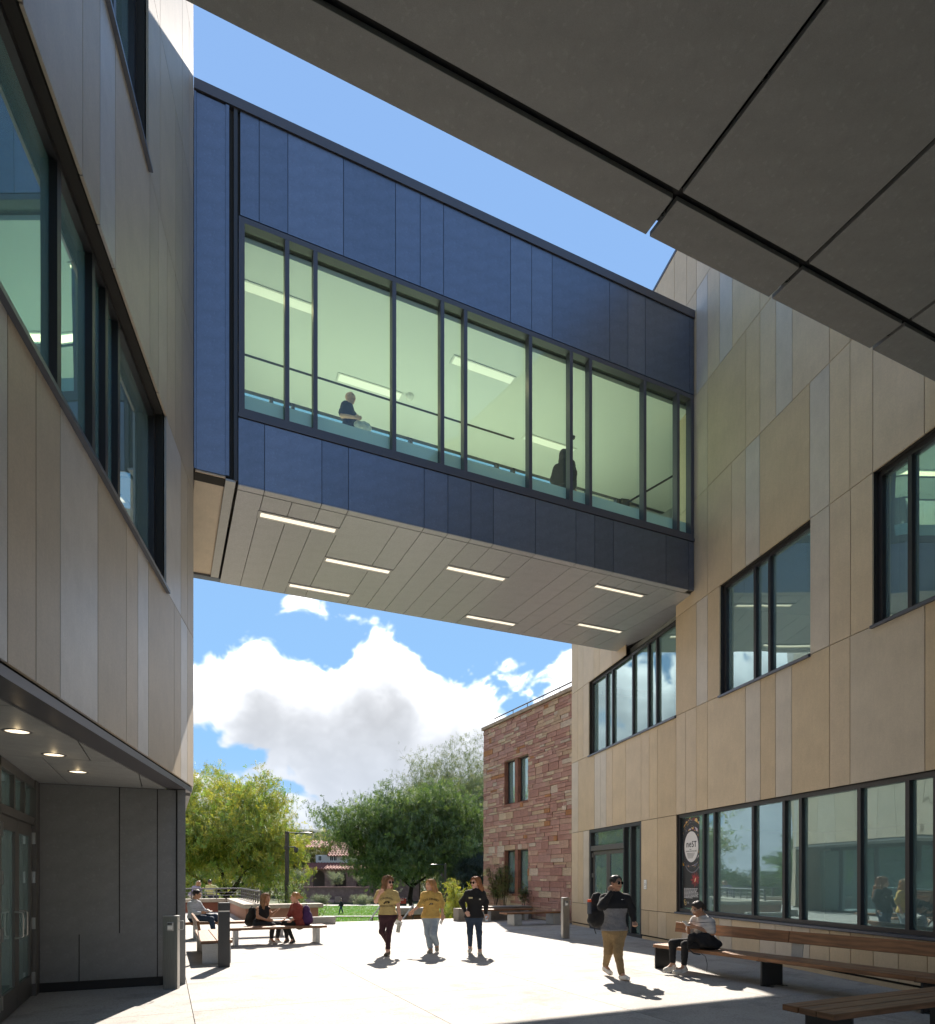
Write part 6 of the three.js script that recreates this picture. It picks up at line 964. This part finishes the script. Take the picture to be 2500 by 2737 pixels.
{ // seated woman with the phone
  const f = shot(1720, 2350, 4.6025, 11.3);
  const st = canvasTex(64, 256, (g) => { g.fillStyle = '#d9d6d2'; g.fillRect(0, 0, 64, 256); g.fillStyle = '#3a3d48'; for (let y = 0; y < 256; y += 12) g.fillRect(0, y, 64, 4); }); st.wrapS = st.wrapT = THREE.RepeatWrapping; st.repeat.set(1, 2.2);
  person({ label: 'woman in a striped T-shirt and ripped black jeans on the long bench with her phone', seated: true, J: pose(f, { head: [672, 368], neck: [735, 452], sA: [655, 478, -0.13], eA: [590, 650, -0.12], wA: [555, 600, -0.02], hA: [515, 548, 0.02], sB: [800, 492, 0.15], eB: [800, 650, 0.17], wB: [620, 580, 0.1], hB: [525, 552, 0.06], hip: [785, 775], kA: [375, 790, -0.07], aA: [378, 1055, -0.07], tA: [282, 1122, -0.05], kB: [490, 800, 0.10], aB: [480, 1065, 0.08], tB: [362, 1132, 0.12] }), body: -1.35, yaw: -1.3, pitch: -0.45, skin: SKIN.olive, hair: HAIR.dark, tail: true, glasses: 'clear', top: { m: new THREE.MeshPhysicalMaterial({ name: 'striped_cloth', map: st, roughness: 0.9 }), sleeve: 0.4, g: 0.016, sg: 0.02, hem: -0.02 }, pants: { m: blackC, g: 0.010, len: 0.86 }, shoe: sneaker([0.48, 0.46, 0.42]) });
  const ph = thing('phone', 'white phone held by the woman on the long bench', 'phone', f([512, 540, 0.06]), 0.3); mesh('case', at(rbox(0.075, 0.01, 0.145, 0.004, 2), 0, 0, 0, 0, 0.5), M.white, ph); mesh('screen', at(uvbox(0.066, 0.004, 0.13), 0, 0.006, 0, 0, 0.5), M.black, ph);
  const bg = thing('shoulder_bag', 'crumpled black bag on the lap of the woman on the long bench', 'bag', f([700, 790, 0.02]), 0.1), bp = [prim([-0.20, 0.12, 0.1], [0.05, 0.10, 0.1], 0.07, 0.10), prim([0.05, 0.1, 0.1], [0.24, 0.0, 0.12], 0.10, 0.075), prim([-0.2, 0.12, 0.12], [-0.27, 0.02, 0.14], 0.05, 0.03), prim([-0.05, 0.02, 0.16], [0.2, -0.03, 0.17], 0.06, 0.05)];
  const [ba, bb] = bounds(bp, 0.05), bf2 = field(bp, 0.05); mesh('bag_body', nets((x, y, z) => bf2(x, y, z) + 0.008 * Math.sin(x * 46 + y * 30) * Math.sin(z * 38 + y * 22), ba, bb, 0.012), clothM([0.014, 0.014, 0.016]), bg); mesh('strap', [tube([[-0.3, 0.1, 0.16], [-0.31, -0.05, 0.18], [-0.22, -0.14, 0.2], [-0.1, -0.16, 0.2]], 0.012, 6, 16), tube([[-0.08, -0.15, 0.2], [-0.01, -0.2, 0.2], [0.02, -0.33, 0.2], [0.01, -0.46, 0.2]], 0.005, 5, 14)], M.black, bg);
}
{ // two women talking on the bench
  const f = shot(640, 2370, 9.205, 16.75);
  person({ label: 'long haired woman in a black sleeveless top gesturing on the bench, left of the pair', seated: true, group: 'pair talking on the bench', J: pose(f, { head: [655, 300], neck: [600, 440], sA: [690, 500, -0.13], eA: [740, 690, -0.14], wA: [890, 600, -0.08], hA: [1010, 505, -0.05], sB: [480, 500, 0.13], eB: [505, 735, 0.16], wB: [740, 815, 0.16], hB: [870, 820, 0.15], hip: [500, 905], kA: [965, 935, -0.08], aA: [905, 1290, -0.08], tA: [1010, 1385, -0.06], kB: [850, 945, 0.1], aB: [815, 1290, 0.1], tB: [965, 1410, 0.14] }), body: 1.3, yaw: 1.25, skin: SKIN.tan, hair: HAIR.lightbrown, hairLen: 0.42, hairVol: 1.15, hairRough: 0.008, top: { m: blackC, sleeve: 0, g: 0.012, hem: -0.02, neckR: 0.085 }, pants: { m: clothM([0.028, 0.034, 0.042]), g: 0.012, len: 0.84 }, shoe: sneaker([0.55, 0.53, 0.5]) });
  person({ label: 'woman in a rust red pullover with tied hair on the bench, right of the pair', seated: true, group: 'pair talking on the bench', J: pose(f, { head: [1372, 268], neck: [1415, 400], sA: [1290, 450, -0.13], eA: [1225, 680, -0.13], wA: [1160, 770, -0.02], hA: [1070, 835, 0.0], sB: [1520, 460, 0.13], eB: [1530, 700, 0.16], wB: [1350, 810, 0.16], hB: [1210, 875, 0.15], hip: [1480, 905], kA: [1085, 900, -0.08], aA: [1155, 1280, -0.08], tA: [1090, 1400, -0.05], kB: [1190, 930, 0.1], aB: [1345, 1290, 0.1], tB: [1270, 1405, 0.14] }), body: -1.3, yaw: -1.4, pitch: 0.05, skin: SKIN.fair, hair: HAIR.gold, bun: true, top: { m: clothM([0.30, 0.055, 0.045]), sleeve: 0.8, g: 0.03, sg: 0.026, hem: -0.06, neckR: 0.075 }, pants: { m: clothM([0.030, 0.036, 0.034]), g: 0.008, len: 0.92 }, shoe: sneaker([0.06, 0.058, 0.055]) });
  const pk = (label, p, c, tilt) => { const b = thing('backpack', label, 'backpack', f(p), 0); const ps = [prim([0, 0.08, 0], [0.0, 0.34, 0], 0.15, 0.12, [1, 0, 0], 0.75), prim([tilt * 0.08, 0.08, 0.02], [tilt * 0.06, 0.2, 0.02], 0.10, 0.09)]; const [a, q] = bounds(ps, 0.04), fl = field(ps, 0.06); mesh('pack', nets((x, y, z) => fl(x, y, z) + 0.004 * Math.sin(y * 40) * Math.sin(z * 30), a, q, 0.014), clothM(c), b); mesh('strap', tube([[-tilt * 0.06, 0.44, 0.08], [-tilt * 0.14, 0.4, 0.1], [-tilt * 0.16, 0.2, 0.1]], 0.018, 6, 12), clothM(c), b); mesh('top_handle', tube([[0, 0.44, -0.04], [0, 0.49, 0], [0, 0.44, 0.04]], 0.01, 6, 8), M.black, b); return b; };
  pk('black backpack on the back of the long haired woman on the bench', [320, 940, 0.02], [0.016, 0.015, 0.014], -1); pk('purple backpack on the back of the woman in rust red', [1650, 900, 0.0], [0.075, 0.025, 0.12], 1);
}
{ // man sitting with his phone, left
  const f = shot(490, 2330, 9.205, 17.9);
  person({ label: 'man in a pale blue shirt and jeans sitting at the left edge of the court', seated: true, J: pose(f, { head: [335, 565], neck: [270, 690], sA: [330, 750, -0.15], eA: [440, 960, -0.14], wA: [580, 990, -0.08], hA: [690, 960, -0.05], sB: [215, 770, 0.14], eB: [290, 1010, 0.16], wB: [490, 1015, 0.14], hB: [620, 985, 0.12], hip: [280, 1115], kA: [760, 1110, -0.08], aA: [960, 1420, -0.08], tA: [1110, 1440, -0.05], kB: [730, 1160, 0.1], aB: [800, 1530, 0.1], tB: [900, 1570, 0.14] }), body: 1.35, yaw: 1.75, pitch: -0.2, skin: SKIN.tan, hair: HAIR.black, top: { m: clothM([0.50, 0.54, 0.58]), sleeve: 0.95, g: 0.032, sg: 0.026, hem: -0.03 }, pants: { m: denimB, g: 0.018, len: 0.95 }, shoe: sneaker([0.2, 0.2, 0.2]) });
  const ph = thing('phone', 'dark phone in the hands of the man in the pale blue shirt', 'phone', f([660, 950, 0.06]), 1.2); mesh('case', at(rbox(0.075, 0.012, 0.15, 0.004, 2), 0, 0, 0, 0, 0.5), M.black, ph);
}
{ // two people at the terrace railing, seen from behind
  const f = shot(490, 2330, 9.205, 33), big = { cell: 0.022, hcell: 0.012, noHands: true };
  person({ label: 'man in a lime T-shirt on a bar stool at the terrace railing, seen from behind', ...big, seated: true, group: 'people at the terrace railing', J: pose(f, { head: [655, 262], neck: [665, 320], sA: [575, 350], eA: [555, 470, -0.1], wA: [600, 440, -0.35], hA: [620, 435, -0.42], sB: [775, 350], eB: [810, 420, -0.15], wB: [845, 430, -0.35], hB: [850, 430, -0.4], hip: [690, 565], kA: [610, 620, -0.42], aA: [560, 830, -0.3], tA: [555, 860, -0.42], kB: [760, 620, -0.42], aB: [800, 720, -0.3], tB: [810, 745, -0.42] }), body: Math.PI, yaw: Math.PI, pitch: -0.2, skin: SKIN.tan, hair: HAIR.dark, top: { m: clothM([0.58, 0.60, 0.26]), sleeve: 0.4, g: 0.025, hem: -0.02 }, pants: { m: clothM([0.02, 0.03, 0.06]), g: 0.02, len: 0.2 }, shoe: sneaker([0.03, 0.03, 0.03]) });
  person({ label: 'girl in a lilac top leaning on the terrace railing, seen from behind', ...big, seated: true, group: 'people at the terrace railing', J: pose(f, { head: [365, 292, -0.1], neck: [330, 345, -0.05], sA: [240, 370], eA: [250, 470, -0.2], wA: [330, 460, -0.4], hA: [350, 455, -0.45], sB: [390, 375, -0.05], eB: [400, 460, -0.2], wB: [420, 400, -0.35], hB: [420, 385, -0.4], hip: [230, 570], kA: [200, 620, -0.4], aA: [180, 760, -0.3], tA: [180, 790, -0.42], kB: [330, 620, -0.4], aB: [400, 760, -0.3], tB: [405, 790, -0.42] }), body: Math.PI - 0.4, yaw: Math.PI - 0.9, skin: SKIN.light, hair: HAIR.lightbrown, hairLen: 0.22, hairSweep: [-0.12, 0, 0], top: { m: clothM([0.30, 0.28, 0.42]), sleeve: 0.4, g: 0.02, hem: -0.02 }, pants: { m: clothM([0.6, 0.55, 0.5]), g: 0.015, len: 0.3 }, shoe: sneaker([0.3, 0.28, 0.28]) });
}
// upright figures given by height and bearing
function upright(o, x, y, z, h, yaw) {
  const s = h / 1.72, c = Math.cos(yaw), n = Math.sin(yaw), L = (a, b, d) => [x + (a * c + d * n) * s, y + b * s, z + (-a * n + d * c) * s];
  const st = o.stride ?? 0, J = { head: L(0, 1.60, 0.02), neck: L(0, 1.46, 0), sA: L(-0.18, 1.39, 0), sB: L(0.18, 1.39, 0), eA: L(-0.23, 1.12, -0.03 + st * 0.2), eB: L(0.23, 1.12, -0.03 - st * 0.2), wA: L(-0.22, 0.88, 0.08 + st * 0.3), wB: L(0.22, 0.88, 0.08 - st * 0.3), hA: L(-0.22, 0.79, 0.12 + st * 0.3), hB: L(0.22, 0.79, 0.12 - st * 0.3), hip: L(0, 0.93, 0), kA: L(-0.1, 0.50, 0.03 + st * 0.16), kB: L(0.1, 0.50, 0.03 - st * 0.16), aA: L(-0.1, 0.09, st * 0.36), aB: L(0.1, 0.09, -st * 0.36), tA: L(-0.11, 0.04, 0.16 + st * 0.36), tB: L(0.11, 0.04, 0.16 - st * 0.36) };
  Object.assign(J, o.over?.(L) ?? {}); return person({ ground: y, body: yaw, yaw: yaw + (o.turn ?? 0), S: s, ...o, J });
}
upright({ label: 'walker in a black jacket and jeans crossing the lawn', cell: 0.03, hcell: 0.016, noHands: true, stride: 0.55, skin: SKIN.tan, hair: HAIR.dark, top: { m: blackC, sleeve: 0.95, g: 0.035, hem: 0.0 }, pants: { m: clothM([0.04, 0.07, 0.14]), g: 0.02 }, shoe: sneaker([0.05, 0.05, 0.05]) }, (800 + 690 / 6.137 - 1250) / 1765 * 76, LOW, -76, 1.74, -1.1);
{ const D = 13.2, x = (620 + 850 / 2.707 - 1250) / 1765 * D;
  upright({ label: 'bald man in a dark T-shirt carrying a white cloth inside the skybridge', skin: SKIN.fair, top: { m: clothM([0.03, 0.035, 0.06]), sleeve: 0.36, g: 0.025, hem: 0 }, pants: { m: denimB, g: 0.02 }, shoe: sneaker([0.1, 0.1, 0.1]), over: (L) => ({ wB: L(0.2, 1.05, 0.22), hB: L(0.12, 1.07, 0.3), wA: L(-0.2, 1.05, 0.22), hA: L(-0.12, 1.07, 0.3) }) }, x, 9.62, -D, 1.74, 1.25);
  const c = thing('cloth_bundle', 'white cloth bundle in the hands of the bald man on the skybridge', 'cloth', [x + 0.28, 10.62, -D + 0.1], 0.2), ps = [prim([-0.08, 0, 0], [0.1, -0.02, 0], 0.09, 0.08), prim([0.05, -0.02, 0.02], [0.12, -0.2, 0.02], 0.07, 0.03)], [a, b] = bounds(ps, 0.04), f = field(ps, 0.05); mesh('cloth', nets((x, y, z) => f(x, y, z) + 0.008 * Math.sin(x * 50) * Math.sin(z * 44 + y * 30), a, b, 0.012), clothM([0.7, 0.74, 0.78]), c);
}
upright({ label: 'figure in a dark hooded jacket standing inside the right half of the skybridge', skin: SKIN.tan, hair: HAIR.dark, hairLen: 0.05, w: 1.15, top: { m: clothM([0.035, 0.032, 0.03]), sleeve: 0.96, g: 0.045, sg: 0.035, hem: -0.05 }, pants: { m: blackC, g: 0.02 }, shoe: sneaker([0.05, 0.05, 0.05]) }, 2.19, 9.62, -15.0, 1.74, 2.6);
// small things in hand
{ const f = shot(960, 2330, 7.465, 14.15), b = thing('water_bottle', 'patterned water bottle in the hand of the woman in maroon leggings', 'bottle', f([800, 1110, 0.1]), 0); const tx = canvasTex(128, 128, (g) => { g.fillStyle = '#b9b7a8'; g.fillRect(0, 0, 128, 128); let s = 3; for (let i = 0; i < 90; i++) { s = (s * 16807) % 2147483647; g.fillStyle = ['#3b4038', '#6d7340', '#d8d6cc', '#2b2f36'][i % 4]; g.fillRect((s % 120), ((s >> 8) % 120), 10, 6); } }); mesh('bottle_body', at(new THREE.CylinderGeometry(0.042, 0.042, 0.2, 18), 0, 0, 0, 0, 0, -0.15), printed('bottle_print', tx, { roughness: 0.4 }), b); mesh('bottle_lid', at(new THREE.CylinderGeometry(0.03, 0.036, 0.05, 16), 0.018, 0.12, 0, 0, 0, -0.15), M.black, b);
  const p = thing('leaflet', 'white leaflet in the hand of the woman in maroon leggings', 'paper', f([805, 1015, 0.13]), 0); mesh('sheet', at(uvbox(0.15, 0.10, 0.003), 0, 0, 0, 0, 0.2, -0.35), M.white, p);
  const f2 = shot(1090, 2330, 7.467, 14.64), q = thing('leaflet', 'folded leaflet in the hand of the woman in the mustard sweatshirt', 'paper', f2([680, 985, 0.13]), 0.3); mesh('sheet', at(uvbox(0.085, 0.13, 0.004), 0, 0, 0, 0.6, 0, -0.6), M.white, q);
  const f3 = shot(1090, 2330, 7.467, 14.5), r = thing('leaflet', 'pale blue card in the hand of the woman in the black pullover', 'paper', f3([1572, 930, 0.1]), 0.2); mesh('card', at(uvbox(0.06, 0.11, 0.004), 0, 0, 0, 0.3, 0, 0.1), mat('blue_card', [0.5, 0.62, 0.72], 0.6), r); }
renderer.render(scene, camera);
